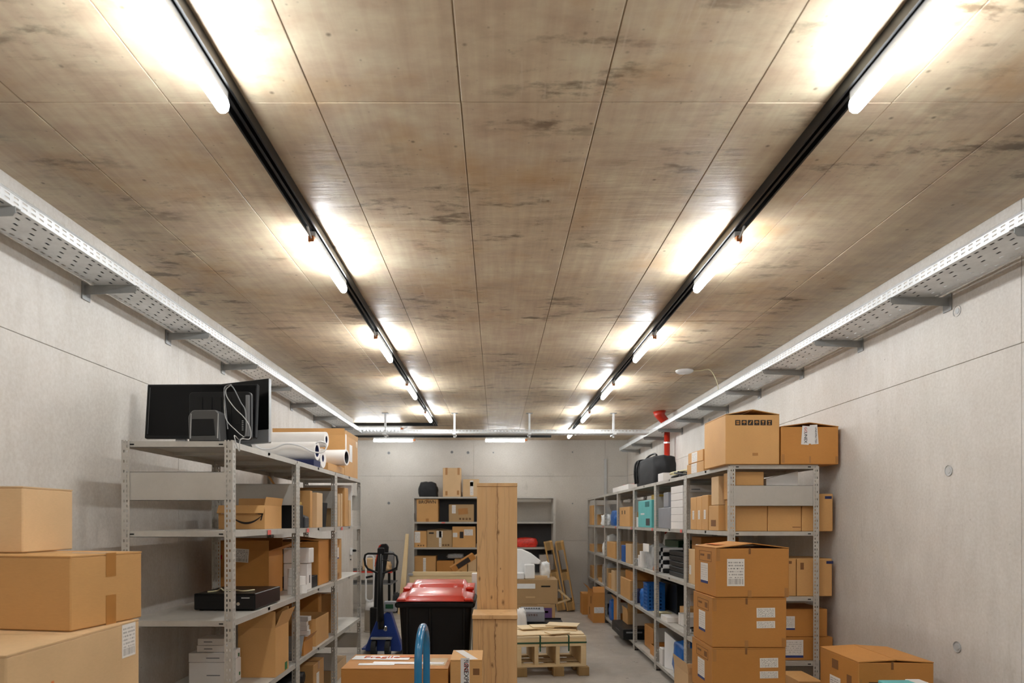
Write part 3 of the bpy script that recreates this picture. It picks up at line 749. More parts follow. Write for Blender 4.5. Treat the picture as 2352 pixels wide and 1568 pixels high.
# till terminal seen from behind
t = thing('till_terminal', 'black touchscreen till seen from behind on the front edge of the left rack top', 'till', (X(502, 3.78), 3.80, zt), R(-3))
b = MB(); pw, ph = .352, .27; pts = []
for cx_, cz_, a0 in ((pw/2-.02, ph-.02+.03, 0), (-pw/2+.02, ph-.02+.03, 90), (-pw/2+.02, .05, 180), (pw/2-.02, .05, 270)):
    for k in range(5):
        a = R(a0 + k * 22.5); pts.append((cx_ + .02 * math.cos(a), cz_ + .02 * math.sin(a)))
b.prism(pts, 0, .028); o = b.build('screen_back', 'black_plastic', t, bevel=.003)
b = MB()
for k in range(5): b.box(-.13 + k * .055, -.10 + k * .055, -.0042, -.0002, .12, .27)
b.build('cooling_ribs', 'black_metal', t)
b = MB(); b.box(pw/2 - .030, pw/2 - .006, -.006, -.0002, .05, .28); b.build('side_trim', 'mid_grey', t, bevel=.003)
b = MB()
for k in range(6): b.box(pw/2 - .050, pw/2 - .042, -.0045, -.0002, .085 + k * .010, .089 + k * .010)
b.build('port_row', 'light_grey', t)
b = MB(); b.prism([(-.13, .012), (-.135, .15), (-.12, .175), (-.105, .185), (.02, .185), (.035, .17), (.045, .012)], -.095, -.007); b.build('stand_housing', 'till_grey', t, bevel=.006)
b = MB(); b.prism([(-.115, .045), (-.11, .135), (.01, .135), (.018, .045)], -.099, -.0952); b.build('stand_cover', 'black_plastic', t, bevel=.0015)
b = MB()
for sx in (-.123, .028): b.prism([(sx, .03), (sx + .005, .165), (sx + .009, .165), (sx + .006, .03)], -.0965, -.0952)
b.build('edge_trim', 'light_grey', t)
b = MB(); b.box(-.20, .075, -.14, .05, 0, .011); b.build('base_plate', 'black_plastic', t, bevel=.003)
# its cable hangs in loops
b = MB(); pth = []; INV = (Matrix.Translation((X(502, 3.78), 3.80, zt)) @ Matrix.Rotation(R(-3), 4, 'Z')).inverted()
def sp(P, n=8):
    P = [Vector(p) for p in P]; out = []
    for i in range(len(P) - 1):
        p0, p1, p2, p3 = P[max(i-1, 0)], P[i], P[i+1], P[min(i+2, len(P)-1)]
        for k in range(n):
            u = k / n; out.append(.5 * ((2*p1) + (p2-p0)*u + (2*p0-5*p1+4*p2-p3)*u*u + (-p0+3*p1-3*p2+p3)*u**3))
    return out + [P[-1]]
def pxp(lst, Y): return [INV @ Vector((X(a, Y), Y + dy, Z(c, Y))) for a, c, dy in lst]
b.tube(sp(pxp([(523, 985, 0), (519, 930, -.01), (518, 900, -.02), (528, 887, -.03), (540, 892, -.03), (556, 925, -.02), (565, 945, -.01), (566, 995, -.01), (556, 1006, .0), (548, 1010, .0)], 3.68)), .003, 6)
b.build('cable', 'mid_grey', t)
b = MB(); b.tube(sp(pxp([(548, 1009, 0), (560, 1008, -.135), (572, 1042, -.14), (574, 1016, -.135), (583, 1010, -.06), (582, 985, -.05), (565, 960, -.03), (545, 940, -.03), (527, 915, -.03), (524, 897, -.03), (536, 886, -.03), (520, 890, -.02), (517, 905, -.01), (520, 960, -.01), (545, 990, -.01), (563, 1004, -.02)], 3.68)), .0025, 6)
b.build('cable', 'light_grey', t)
# paper rolls
def roll(label, p0, p1, r, inner, m='white_paper', core='navy', group=None, name='paper_roll', cat='paper roll'):
    p0, p1 = Vector(p0), Vector(p1); L = (p1 - p0).length
    t = thing(name, label, cat, tuple(p0), group=group)
    q = (p1 - p0).to_track_quat('Z', 'Y').to_matrix().to_4x4()
    b = MB(); b.lathe([(inner, 0), (r * .97, 0), (r, .006), (r, L - .006), (r * .97, L), (inner, L), (inner, 0)], 28)
    b.v = [tuple(q @ Vector(v)) for v in b.v]; b.build('sheet_roll', m, t, smooth=False)
    b = MB(); b.lathe([(inner - .004, .003), (inner - .0005, .003), (inner - .0005, L - .003), (inner - .004, L - .003), (inner - .004, .003)], 20)
    b.v = [tuple(q @ Vector(v)) for v in b.v]; b.build('core_tube', core, t)
    for ch in t.children:
        if ch.name.startswith('sheet'): 
            for pl in ch.data.polygons: pl.use_smooth = len(pl.vertices) == 4 and pl.area > r * .02
    return t
roll('thick white roll with a dark hollow core, lower one on the left rack top', (-1.93, 5.32, zt + .121), (-1.385, 5.28, zt + .121), .072, .047)
roll('long white roll lying highest behind the thick roll on the rack top', (-1.93, 5.50, zt + .232), (-1.36, 5.47, zt + .232), .062, .03)
roll('white roll resting on the rack top near the wall behind the others', (-1.93, 5.51, zt + .083), (-1.39, 5.48, zt + .083), .08, .03)
roll('short white roll sticking out beside the big open carton', (-1.62, 6.04, zt + .137), (-1.315, 6.00, zt + .137), .070, .055, core='dark_grey')
b = MB(); n = 10; us = [i / n for i in range(n + 1)]
vs = [(X(590 + 150 * u, 4.6 + .8*u) - .02 * k, 4.25 + 1.1 * u, zt + .004 + .012 * k * math.sin(3.14 * u) + .003 * k) for u in us for k in (0, 1, 2)]
fs = [(i*3+k, (i+1)*3+k, (i+1)*3+k+1, i*3+k+1) for i in range(n) for k in (0, 1)]
b.add([(v[0] + (.0), v[1], v[2]) for v in vs], fs)
b = MB(); b.hexa([(-1.93, 5.2, zt + .001), (-1.39, 5.2, zt + .001), (-1.39, 5.38, zt + .001), (-1.93, 5.38, zt + .001), (-1.93, 5.2, zt + .047), (-1.385, 5.18, zt + .047), (-1.385, 5.38, zt + .047), (-1.93, 5.38, zt + .047)])
o = simple('navy_sheet', 'folded navy blue sheet under the thick white roll', 'sheet', b, 'navy')
b = MB(); b.tube(sp([(X(a, 5.2), 5.19 + dy, Z(c, 5.2)) for a, c, dy in ((585, 1022, 0), (603, 1031, -.01), (628, 1030, -.01), (658, 1020, -.01), (690, 1024, -.01), (718, 1037, -.01), (738, 1039, 0), (748, 1030, .02), (747, 1018, .03), (736, 1014, .0), (727, 1019, -.01))]), .0065, 7)
simple('white_cable', 'thick white cable draped over the white rolls on the left rack', 'cable', b, 'white_gloss', smooth=True)
# big opened carton behind the rolls
t = carton('large opened cardboard box with rolls leaning on it, end of the left rack top', -2.05, -1.39, 6.26, 6.84, zt + .001, zt + .37, 'board_tan', open_=[('F', 10, .055), ('R', 8, .04), ('B', 5, .05)])
decal(t, D(t), 'R', .9, .9, .05, .06, 'clear_tape', 'tape')
carton('low flat carton under the short white roll on the left rack top', -1.90, -1.385, 5.62, 6.22, zt + .001, zt + .062, 'board_tan', noflap=True)
decal(t, D(t), 'R', .45, .6, .12, .16, 'white_tape', 'label'); decal(t, D(t), 'R', .08, .75, .04, .22, 'white_tape', 'tape')
ts = carton('small white carton jutting from the wall side under the left rack top', -1.945, -1.62, 4.82, 5.02, 1.86, 1.95, 'white_box', noflap=True) if False else None

# ---------------------------------------------------------------- left rack, shelf 1.53
z = LZ[3] + .001
t = pc('opened shipping box with a curved black arrow, on the second shelf of the left rack', 502, 608, 1160, z, 4.32, .34, 'board_tan', open_=[('B', 4, .05), ('F', 150, .06), ('R', 12, .05)])
dm = D(t)
def smile(parent, dims, cu, cv, s):
    b = MB(); mt = face_matrix(*dims, 'F', .0006) @ Matrix.Translation(((cu - .5) * dims[0], (cv - .5) * dims[2], 0))
    n = 14; up = []; lo = []
    for i in range(n + 1):
        u = -1 + 2 * i / n; y = .42 * u * u; th = .02 + .10 * (1 - u * u) ** .7
        up.append((u * s, (y + .02) * s)); lo.append((u * s, (y - th) * s))
    for i in range(n): b.prism([lo[i], lo[i+1], up[i+1], up[i]], 0, .0008, 'Z', m=mt)
    b.prism([(.72 * s, .62 * s), (1.14 * s, .62 * s), (1.12 * s, .52 * s), (.78 * s, .54 * s)], 0, .0008, 'Z', m=mt)
    b.prism([(1.04 * s, .6 * s), (1.14 * s, .62 * s), (1.02 * s, .14 * s), (.93 * s, .12 * s)], 0, .0008, 'Z', m=mt)
    o = b.build('printed_arrow', 'print_black', parent); return o
smile(t, dm, .60, .28, .095)
decal(t, dm, 'F', .14, .80, .05, .05, 'label_barcode', 'label'); decal(t, dm, 'F', .52, .82, .09, .035, 'label_text', 'label', rot=R(12)); decal(t, dm, 'F', .86, .78, .035, .045, 'print_brown', 'printed_square')
pc('low white carton laid behind the shipping box on the second shelf', 548, 600, 1146, z, 4.69, .05, 'white_box', noflap=True)
t = carton('black equipment case with a yellow board on top, second shelf of the left rack', -1.86, -1.42, 4.80, 5.02, z, z + .165, 'black_plastic', noflap=True, name='equipment_case', cat='case')
simple('yellow_board', 'yellowish wooden board lying on the black case in the left rack', 'board', MB().box(-1.84, -1.43, 4.81, 5.02, z + .167, z + .19), 'yellow_wood', bevel=.003)
t = carton('opened tall cardboard box with a bent flap beside the second rack post', -1.66, -1.41, 5.17, 5.23, z, z + .28, 'board_tan', open_=[('L', 35, .13)])
carton('narrow white file carton standing upright on the second left shelf', -1.46, -1.385, 5.27, 5.44, z, z + .27, 'board_pale', noflap=True)
t = thing('card_reader', 'black device with silver buttons on the second shelf of the left rack', 'device', (-1.50, 5.09, z))
MB().prism([(-.08, 0), (-.08, .07), (.02, .11), (.09, .08), (.09, 0)], -.05, .05).build('casing', 'dark_grey', t, bevel=.006)
MB().box(.03, .07, -.055, -.051, .05, .075).build('button', 'white_gloss', t); MB().lathe([(.012, -.056), (.012, -.051)], 10, (.06, 0, .025), axis='Y').build('button', 'silver', t)
t = thing('paper_bin', 'open black plastic bin with cables inside, second shelf of the left rack', 'bin', (-1.54, 5.62, z))
b = MB(); b.prism([(-.11, 0), (.11, 0), (.125, .2), (-.125, .2)], -.10, -.095); b.prism([(-.11, 0), (.11, 0), (.125, .2), (-.125, .2)], .095, .10)
b.hexa([(-.11, -.095, 0), (-.105, -.095, 0), (-.105, .095, 0), (-.11, .095, 0), (-.125, -.095, .2), (-.12, -.095, .2), (-.12, .095, .2), (-.125, .095, .2)])
b.hexa([(.105, -.095, 0), (.11, -.095, 0), (.11, .095, 0), (.105, .095, 0), (.12, -.095, .2), (.125, -.095, .2), (.125, .095, .2), (.12, .095, .2)]); b.box(-.105, .105, -.095, .095, 0, .005)
b.build('body', 'black_plastic', t)
b = MB(); random.seed(3)
for q in range(3): b.tube(sp([(random.uniform(-.08, .08), random.uniform(-.06, .06), .15 + .06 * random.random()) for _ in range(6)]), .005, 6)
b.build('cable_bundle', 'black_metal', t)
for k, (a0, a1, hh, mm, lb) in enumerate(((5.96, 6.06, .33, 'board_dull', 'dull cardboard panel standing upright in the third bay, nearest the post'), (6.10, 6.16, .29, 'board_pale', 'pale cardboard sleeve standing in the third bay'), (6.2, 6.26, .3, 'board_pale', 'second pale sleeve standing behind the first in the third bay'), (6.36, 6.5, .36, 'board_tan', 'tall tan carton standing in the third bay'), (6.55, 6.62, .25, 'board_pale', 'thin light carton near the end post of the left rack'))):
    carton(lb, -1.86, -1.41, a0, a1, z, z + hh, mm, noflap=True)
simple('leaning_sheet', 'white sheet leaning at the back of the third bay, left rack', 'panel', MB().box(-1.88, -1.42, 6.70, 6.72, z, z + .40), 'white_gloss', bevel=.002)

# ---------------------------------------------------------------- left rack, shelf 1.06
z = LZ[2] + .001
t = thing('cash_drawer', 'black cash drawer with a round silver lock on the left rack', 'cash drawer', (-1.577, 4.20, z))
MB().box(-.178, .178, -.238, .22, .006, .100).build('casing', 'black_metal', t, bevel=.004)
MB().box(-.172, .172, -.246, -.2385, .012, .088).build('drawer_front', 'black_plastic', t, bevel=.002)
MB().box(-.12, .02, -.2478, -.2461, .052, .055).build('slot', 'dark_slot', t)
MB().lathe([(.0, -.256), (.010, -.256), (.012, -.2465)], 16, (.085, 0, .042), axis='Y').build('lock', 'chrome', t)
MB().box(.10, .148, -.2470, -.2461, .073, .078).build('badge', 'light_grey', t)
for sx in (-.15, .15):
    for sy in (-.2, .18): MB().lathe([(.012, 0), (.012, .006)], 10, (sx, sy, 0)).build('rubber_foot', 'rubber', t)
b = MB(); b.tube(sp([(-1.70, 4.02, z + .104), (-1.66, 4.06, z + .107), (-1.63, 4.04, z + .122), (-1.615, 4.05, z + .110), (-1.57, 4.10, z + .106), (-1.50, 4.05, z + .106), (-1.46, 4.12, z + .106)]), .0045, 6)
simple('beige_cord', 'short knotted beige cord lying on the cash drawer', 'cord', b, 'cream', smooth=True)
t = carton('large opened cardboard box with a red dot and white label behind the cash drawer', -1.955, -1.60, 4.80, 5.11, z, z + .31, 'board_brown', open_=[('F', 3, .07), ('R', 72, .16), ('B', 0, .08)])
decal(t, D(t), 'F', .42, .90, .13, .095, 'label_barcode', 'label', rot=R(-4)); decal(t, D(t), 'F', .045, .86, .022, .028, 'red_sticker', 'red_dot', label='round red sticker')
# small white receipt rolls
first_roll = None
for k, (x, y, zz) in enumerate(((-1.45, 4.85, 0), (-1.45, 4.85, .062), (-1.45, 4.85, .124), (-1.40, 4.93, 0), (-1.41, 4.93, .062))):
    if first_roll is None:
        first_roll = thing('receipt_roll', 'small white till roll in the stacks behind the cash drawer', 'paper roll', (x, y, z + zz), group='white till rolls behind the cash drawer')
        MB().lathe([(.008, 0), (.032, 0), (.032, .06), (.008, .06), (.008, 0)], 20).build('paper', 'white_paper', first_roll)
        MB().lathe([(.006, .001), (.008, .001), (.008, .059), (.006, .059), (.006, .001)], 12).build('core', 'light_grey', first_roll)
    else: dup(first_roll, (x, y, z + zz))
t = carton('white box with a green sticker standing tall beside the second post, third shelf', -1.60, -1.42, 5.13, 5.25, z, z + .20, 'white_box', noflap=True, bulge=0); decal(t, D(t), 'R', .5, .4, .02, .06, 'print_black', 'printed_mark')
t = carton('wide white box with green sticker laid on the tall white box, third shelf', -1.60, -1.405, 5.125, 5.255, z + .203, z + .315, 'white_box', noflap=True); decal(t, D(t), 'F', .45, .2, .025, .025, 'green_sticker', 'green_sticker')
t = carton('white box with green sticker behind the large opened box, third shelf', -1.90, -1.68, 5.2, 5.36, z, z + .31, 'white_box', noflap=True); decal(t, D(t), 'F', .6, .2, .025, .025, 'green_sticker', 'green_sticker')
t = carton('brown box with black handling symbols in the second bay, third shelf', -1.92, -1.43, 5.50, 5.83, z, z + .36, 'board_brown', bulge=.03, seam='Y')
icons(t, D(t), 'F', .45, .78, .055, ['up', 'umbrella', 'hand', 'glass', 'stack'], 1.25); decal(t, D(t), 'F', .72, .32, .12, .17, 'label_text', 'label')
t = carton('flat black box lying in front of the symbol box, third shelf', -1.66, -1.43, 5.27, 5.46, z, z + .09, 'black_plastic', noflap=True); decal(t, D(t), 'F', .3, .45, .07, .006, 'light_grey', 'printed_line')
t = carton('slim cardboard box with a small white label in the third bay, third shelf', -1.88, -1.41, 5.97, 6.22, z, z + .36, 'board_tan', seam='X', tape='brown'); decal(t, D(t), 'R', .45, .65, .05, .10, 'label_blue', 'label')
# ---------------------------------------------------------------- left rack, shelf .60
z = LZ[1] + .001
t = carton('tall opened cardboard box standing on the fourth shelf of the left rack', -1.62, -1.385, 4.28, 4.55, z, z + .31, 'board_tan', open_=[('F', 4, .10), ('B', 0, .1), ('R', 24, .11)])
decal(t, D(t), 'R', .8, .1, .05, .05, 'green_sticker', 'green_sticker')
W4 = []
for lb, a in (('lower large white carton at the foot of the left rack', (-1.83, -1.585, 4.06, 4.24, 0, .14)), ('upper large white carton on the stack at the foot of the left rack', (-1.83, -1.59, 4.06, 4.24, .142, .195)), ):
    t = carton(lb, a[0], a[1], a[2], a[3], z + a[4], z + a[5], 'white_box', noflap=True); decal(t, D(t), 'F', .6, .45, .08, .006, 'mid_grey', 'printed_line'); decal(t, D(t), 'R', .85, .3, .02, .02, 'green_sticker', 'green_sticker')
for lb, a in (('small white box with green sticker on the white cartons', (-1.79, -1.62, 4.08, 4.22, .197, .237)), ('topmost small white box with a green sticker at the foot of the left rack', (-1.785, -1.63, 4.08, 4.22, .239, .278))):
    t = carton(lb, a[0], a[1], a[2], a[3], z + a[4], z + a[5], 'white_box', noflap=True); decal(t, D(t), 'F', .4, .5, .05, .006, 'mid_grey', 'printed_line'); decal(t, D(t), 'R', .85, .4, .018, .018, 'green_sticker', 'green_sticker')
t = carton('low open cardboard box in the second bay, fourth shelf of the left rack', -1.84, -1.41, 5.33, 5.74, z, z + .215, 'board_tan', open_=[])
t = carton('small torn cardboard tray with papers, fourth shelf of the left rack', -1.60, -1.40, 4.96, 5.20, z, z + .10, 'board_brown', open_=[('R', 40, .06)])
t = carton('narrow cardboard box behind white papers, fourth shelf of the left rack', -1.72, -1.57, 4.86, 4.93, z, z + .20, 'board_tan', noflap=True)
random.seed(5)
t = thing('paper_pile', 'untidy stack of small white boxes on the fourth shelf, second bay', 'papers', (-1.50, 5.26, z))
for k in range(7):
    b = MB(); b.box(-.055, .055, -.03, .03, .0, .034, m=Matrix.Rotation(random.uniform(-.35, .35), 4, 'Z')); b.build('small_box', 'white_box', t, loc=(random.uniform(-.01, .01), random.uniform(-.005, .005), .0355 * k))
t = thing('glass_panel_device', 'grey hinged device with a shiny lid on the edge of the fourth shelf', 'device', (-1.46, 4.86, z))
MB().prism([(-.09, 0), (.06, 0), (.07, .05), (-.09, .06)], -.06, .03).build('body', 'mid_grey', t, bevel=.004)
b = MB(); b.box(-.08, .08, -.003, .003, 0, .12, m=Matrix.Translation((0, -.03, .055)) @ Matrix.Rotation(R(-35), 4, 'X')); b.build('lid', 'silver', t)
carton('brown cardboard box at the back of the second bay, fourth shelf', -1.90, -1.50, 5.76, 5.86, z, z + .36, 'board_brown', noflap=True)
carton('upright tan carton in the third bay on the fourth shelf', -1.86, -1.42, 5.98, 6.12, z, z + .34, 'board_tan', seam='X', tape='brown')
# bottom shelf
z = LZ[0] + .001
carton('tan carton with a blue edged label on the bottom shelf, second bay', -1.80, -1.42, 5.3, 5.62, z, z + .34, 'board_tan', tape='brown')
decal(t := bpy.data.objects[[o.name for o in bpy.data.objects if o.get('label', '').startswith('tan carton with a blue edged')][0]], (.38, .32, .34), 'R', .4, .6, .08, .11, 'label_blue', 'label')
blob('rubbish_bag', 'shiny black plastic bag stuffed on the bottom shelf of the left rack', 'bag', (-1.64, 5.03, z), (.46, .42, .36), 'black_plastic', 3, .16)
carton('long flat carton lying on the bottom shelf of the third bay, left rack', -1.86, -1.45, 6.0, 6.6, z, z + .16, 'board_pale')

# ---------------------------------------------------------------- trolley with boxes in the foreground
t = thing('platform_trolley', 'blue push trolley with a curved tube handle carrying taped boxes', 'trolley', (-.38, 3.5, 0))
MB().box(-.46, .40, -.28, .62, .155, .185).build('platform', 'blue_metal', t, bevel=.006)
for sx in (-.36, .32):
    for sy in (-.18, .52): MB().lathe([(.03, -.016), (.06, -.016), (.06, .016), (.03, .016)], 18, (sx, sy, .06), axis='X').build('wheel', 'rubber', t); MB().box(sx - .025, sx + .025, sy - .03, sy + .03, .121, .154).box(sx - .025, sx - .02, sy - .02, sy + .02, .05, .121).box(sx + .02, sx + .025, sy - .02, sy + .02, .05, .121).build('caster', 'silver', t)
b = MB(); hp = [(.075, -.72, .15), (.02, -.74, .6), (.0, -.745, .88)]
hx = -.0
pts = [(.045, -.30, .17), (.045, -.62, .20), (.050, -.66, .30), (.055, -.665, .80)] + [(.055 + .0 * k, -.665 + .17 * (1 - math.cos(k * math.pi / 12)), .98 + .135 * math.sin(k * math.pi / 12)) for k in range(13)] + [(.055, -.325, .80), (.05, -.32, .30), (.045, -.285, .20), (.045, -.2, .172)]
b.tube(pts, .0165, 14); b.build('handle', 'blue_tube', t, smooth=True)
carton('plain cardboard box at the bottom of the trolley load', -.83, -.26, 3.72, 4.08, .187, .47, 'board_tan')
t = carton('long cardboard box on the trolley with white and red tape across its top', X(783, 3.7), X(1030, 3.7) - .002, 3.70, 4.09, .472, .783, 'board_brown', seam='X', rz=R(0))
dm = D(t)
for (u, v, su, sv, mm) in ((.30, .72, .33, .11, 'white_tape'), (.60, .35, .40, .055, 'white_tape'), (.88, .45, .10, .2, 'clear_tape'), (.30, .28, .2, .05, 'white_tape')):
    decal(t, dm, 'T', u, v, su, sv, mm, 'tape', rot=R(random.uniform(-3, 3)), out=.0006 + random.random() * .002)
decal(t, dm, 'T', .62, .78, .17, .05, 'orange_print', 'orange_tape', out=.004)
face_text(t, dm, 'T', .3, .74, 'Fragile', .08, 'print_orange', out=.0045)
b = MB(); mt = face_matrix(*dm, 'F', .0005) @ Matrix.Translation((-.11, .03, 0)); 
for a in ((-.07, .07, .028, .032), (-.07, .07, -.12, -.116), (-.07, -.066, -.116, .028), (.066, .07, -.116, .028), (-.04, .04, -.02, -.015)): b.box(a[0], a[1], a[2], a[3], 0, .0008, m=mt)
b.build('printed_frame', 'print_brown', t)
t = carton('smaller cardboard box on the trolley with printed white tape down the front', X(1034, 3.7), X(1107, 3.7), 3.70, 3.98, .187, .84 - .01, 'board_tan', seam='Y')
dm = D(t); decal(t, dm, 'F', .47, .86, .048, .20, 'white_tape', 'printed_tape'); decal(t, dm, 'T', .47, .5, .048, .27, 'white_tape', 'tape', rot=R(20)); decal(t, dm, 'F', .82, .90, .035, .035, 'print_brown', 'printed_block')
face_text(t, dm, 'F', .50, .935, 'GO', .034, 'print_red', R(-90), .0016); face_text(t, dm, 'F', .50, .83, '!UNEXPECTED', .034, 'print_black', R(-90), .0016)
# ---------------------------------------------------------------- oak cabinet
t = thing('oak_cabinet', 'narrow tall oak cabinet standing behind a low oak unit', 'cabinet', (.006, 5.62, 0))
w_, h_ = .325, 1.884
MB().box(-w_/2 + .002, w_/2 - .002, -.165, .17, .0, h_ - .028).build('carcass', 'oak_split', t, bevel=.002)
MB().box(-w_/2, w_/2, -.172, .172, h_ - .0275, h_).build('top_board', 'oak', t, bevel=.0015)
t = thing('oak_unit', 'low oak cabinet with a projecting top in front of the tall one', 'cabinet', (-.0115, 5.275, 0))
MB().box(-.165, .165, -.155, .165, 0, .848).build('carcass', 'oak_split', t, bevel=.002)
MB().box(-.170, .170, -.175, .165, .8485, .878).build('top_board', 'oak', t, bevel=.002)
simple('white_sheet', 'white packing sheet standing upright between the bin and the oak cabinet', 'sheet', MB().box(X(1084, 6.3), X(1096, 6.3), 6.26, 6.34, .0, 1.1), 'white_foam', bevel=.003)
# ---------------------------------------------------------------- wheelie bin
t = thing('wheelie_bin', 'black wheelie bin with a shiny red ribbed lid', 'bin', (-.497, 5.84, 0))
hw = .305; zr = .93
def fr(z): return .80 + .20 * z / zr
b = MB(); z0 = .06
lv = [(z0, .80), (.45, .89), (zr - .05, .965), (zr - .049, 1.0)]
rings = []
for z_, k in lv:
    a, c_ = hw * k, .315 * k; r_ = .045
    ring = []
    for sx, sy, a0 in ((1, 1, 0), (-1, 1, 90), (-1, -1, 180), (1, -1, 270)):
        for q in range(4):
            an = R(a0 + q * 30); ring.append((sx * (a - r_) + r_ * math.cos(an), sy * (c_ - r_) + r_ * math.sin(an), z_))
    rings.append(ring)
n = 16; vs = [p for r_ in rings for p in r_]; fs = [(i*n+k, i*n+(k+1)%n, (i+1)*n+(k+1)%n, (i+1)*n+k) for i in range(len(rings)-1) for k in range(n)]
fs += [tuple(range(n)), tuple(range(len(vs)-n, len(vs)))]
b.add(vs, fs); b.build('body', 'black_plastic', t)
b = MB(); b.box(-hw - .018, hw + .018, -.335, .33, zr - .05, zr - .004); b.build('rim', 'black_plastic', t, bevel=.012)
b = MB()
for sx in (-.235, -.05, .225): b.prism([(sx, .35), (sx + .02, .35), (sx + .02, zr - .05), (sx, zr - .05)], -.318, -.29)
b.build('front_rib', 'black_plastic', t, bevel=.004)
b = MB(); nx, ny = 36, 30; P = []
def lidz(u, v):
    zc = zr + .006 + .085 * v; 
    zc += .028 * max(0, 1 - abs(u) ** 4) * (1 - abs(2 * v - 1) ** 4)
    if abs(u) < .74: zc += .016 * (1 if .06 < v < .94 else 0)
    if v > .52 and abs(u) < .74: zc += .016
    if .44 < v <= .52 and abs(u) < .45: zc -= .008
    if .42 < v < .56 and abs(u) > .74: zc -= .030
    return zc
for i in range(nx + 1):
    for j in range(ny + 1):
        u = -1 + 2 * i / nx; v = j / ny
        P.append((u * (hw + .006) * (1 - .015 * (v > .55)), -.335 + .68 * v, lidz(u, v)))
fs = [(i*(ny+1)+j, (i+1)*(ny+1)+j, (i+1)*(ny+1)+j+1, i*(ny+1)+j+1) for i in range(nx) for j in range(ny)]
b.add(P, fs); o = b.build('lid', 'red_plastic', t, smooth=True); solidify(o, .006, -1)
for s in (-1, 1): MB().box(s * (hw - .035) - .035, s * (hw - .035) + .035, -.06 + .09, .16, zr + .055, zr + .082).build('lid_lug', 'red_plastic', t, bevel=.01)
for s in (-1, 1): MB().box(s * (hw - .035) - .035, s * (hw - .035) + .035, -.352, -.20, zr + .004, zr + .028).build('lid_lug', 'red_plastic', t, bevel=.01)
for s in (-1, 1): MB().lathe([(.03, -.025), (.10, -.025), (.10, .025), (.03, .025)], 20, (s * .24, .30, .10), axis='X').build('wheel', 'rubber', t)
# ---------------------------------------------------------------- pallet truck
YP = 7.9
t = thing('pallet_truck', 'blue hand pallet truck with a black loop handle', 'pallet truck', (X(876, YP), YP, 0))
k = YP / F
def ph(px, py): return ((px - 876) * k, EYE + (HY - py) * k)
lp = [ph(*p) for p in ((845, 1271), (903, 1271), (911, 1277), (913, 1290), (911, 1303), (903, 1308), (880, 1316), (868, 1316), (845, 1306), (839, 1297), (837, 1283), (839, 1274))]
b = MB(); b.tube([(x, 0, z) for x, z in lp], .0125, 10, closed=True); b.build('handle_loop', 'black_plastic', t, smooth=True)
b = MB(); b.box(-.045, .035, -.02, .02, 1.19, 1.27); b.build('grip_head', 'black_plastic', t, bevel=.012)
b = MB(); b.tube([(-.01, 0, 1.2), (-.012, -.01, .7), (-.012, 0, .42)], [.026, .034, .044], 12); b.build('tiller', 'black_metal', t, smooth=True)
b = MB(); b.tube([(.01, -.02, 1.13), (.06, -.03, 1.125), (.09, -.03, 1.12)], .006, 6); b.build('lever', 'black_metal', t)
b = MB(); b.box(.02, .10, -.02, .0, .93, .955, m=Matrix.Rotation(R(-12), 4, 'Y')); b.build('pedal', 'black_plastic', t, bevel=.003)
b = MB(); b.prism([(-.20, .10), (-.07, .42), (.05, .52), (.10, .50), (.22, .12), (.22, .06), (-.20, .06)], .06, .20); b.build('body', 'blue_metal', t, bevel=.01)
b = MB(); b.box(.02, .16, .05, .14, .52, .64); b.build('display_housing', 'grey_case', t, bevel=.006)
b = MB(); b.box(.04, .13, .045, .0495, .56, .61); b.build('display', 'green_strap', t)
b = MB(); b.box(-.12, .12, -.03, .05, .21, .235); b.build('axle_plate', 'silver', t, bevel=.003)
b = MB(); b.lathe([(.0, -.05), (.035, -.05), (.04, .05), (.0, .05)], 14, (-.005, 0, .38), axis='Z'); b.build('pump', 'black_metal', t)
b = MB(); b.lathe([(.012, .31), (.022, .32), (.022, .36), (.01, .37)], 12, (.05, -.02, 0)); b.build('release_bolt', 'chrome', t)
for s in (-.085, .075): MB().lathe([(.02, -.026), (.098, -.026), (.10, -.015), (.10, .015), (.098, .026), (.02, .026)], 22, (s, 0, .10), axis='X').build('wheel', 'rubber', t); MB().lathe([(.0, -.028), (.03, -.028), (.03, .028), (.0, .028)], 14, (s, 0, .10), axis='X').build('hub', 'silver', t)
for s in (-.19, .19): MB().prism([(.2, .07), (1.25, .07), (1.33, .04), (1.33, .02), (.2, .05)], s - .08, s + .08, 'X').build('fork', 'blue_metal', t, bevel=.006)
t = thing('tiller_arm', 'black tiller arm with rounded head leaning behind the pallet truck handle', 'tiller', (X(866, 9.3), 9.3, 0))
k = 9.3 / F
b = MB(); b.prism([((px - 866) * k, EYE + (HY - py) * k) for px, py in ((871, 1253), (876, 1249), (888, 1248), (893, 1255), (891, 1275), (884, 1320), (875, 1350), (868, 1395), (859, 1395), (861, 1330), (864, 1290))], -.03, .03); b.build('arm', 'black_plastic', t, bevel=.01)
b = MB(); b.box(-.09, .03, -.05, .05, 0, .405); b.build('base', 'black_metal', t, bevel=.01)
b = MB(); b.prism([((px - 866) * k, EYE + (HY - py) * k) for px, py in ((869.4, 1258), (871, 1253), (875, 1249.5), (876, 1251.5), (872, 1256), (862.5, 1300), (861, 1300))], -.034, -.0305); b.build('red_edge', 'red_plastic', t)
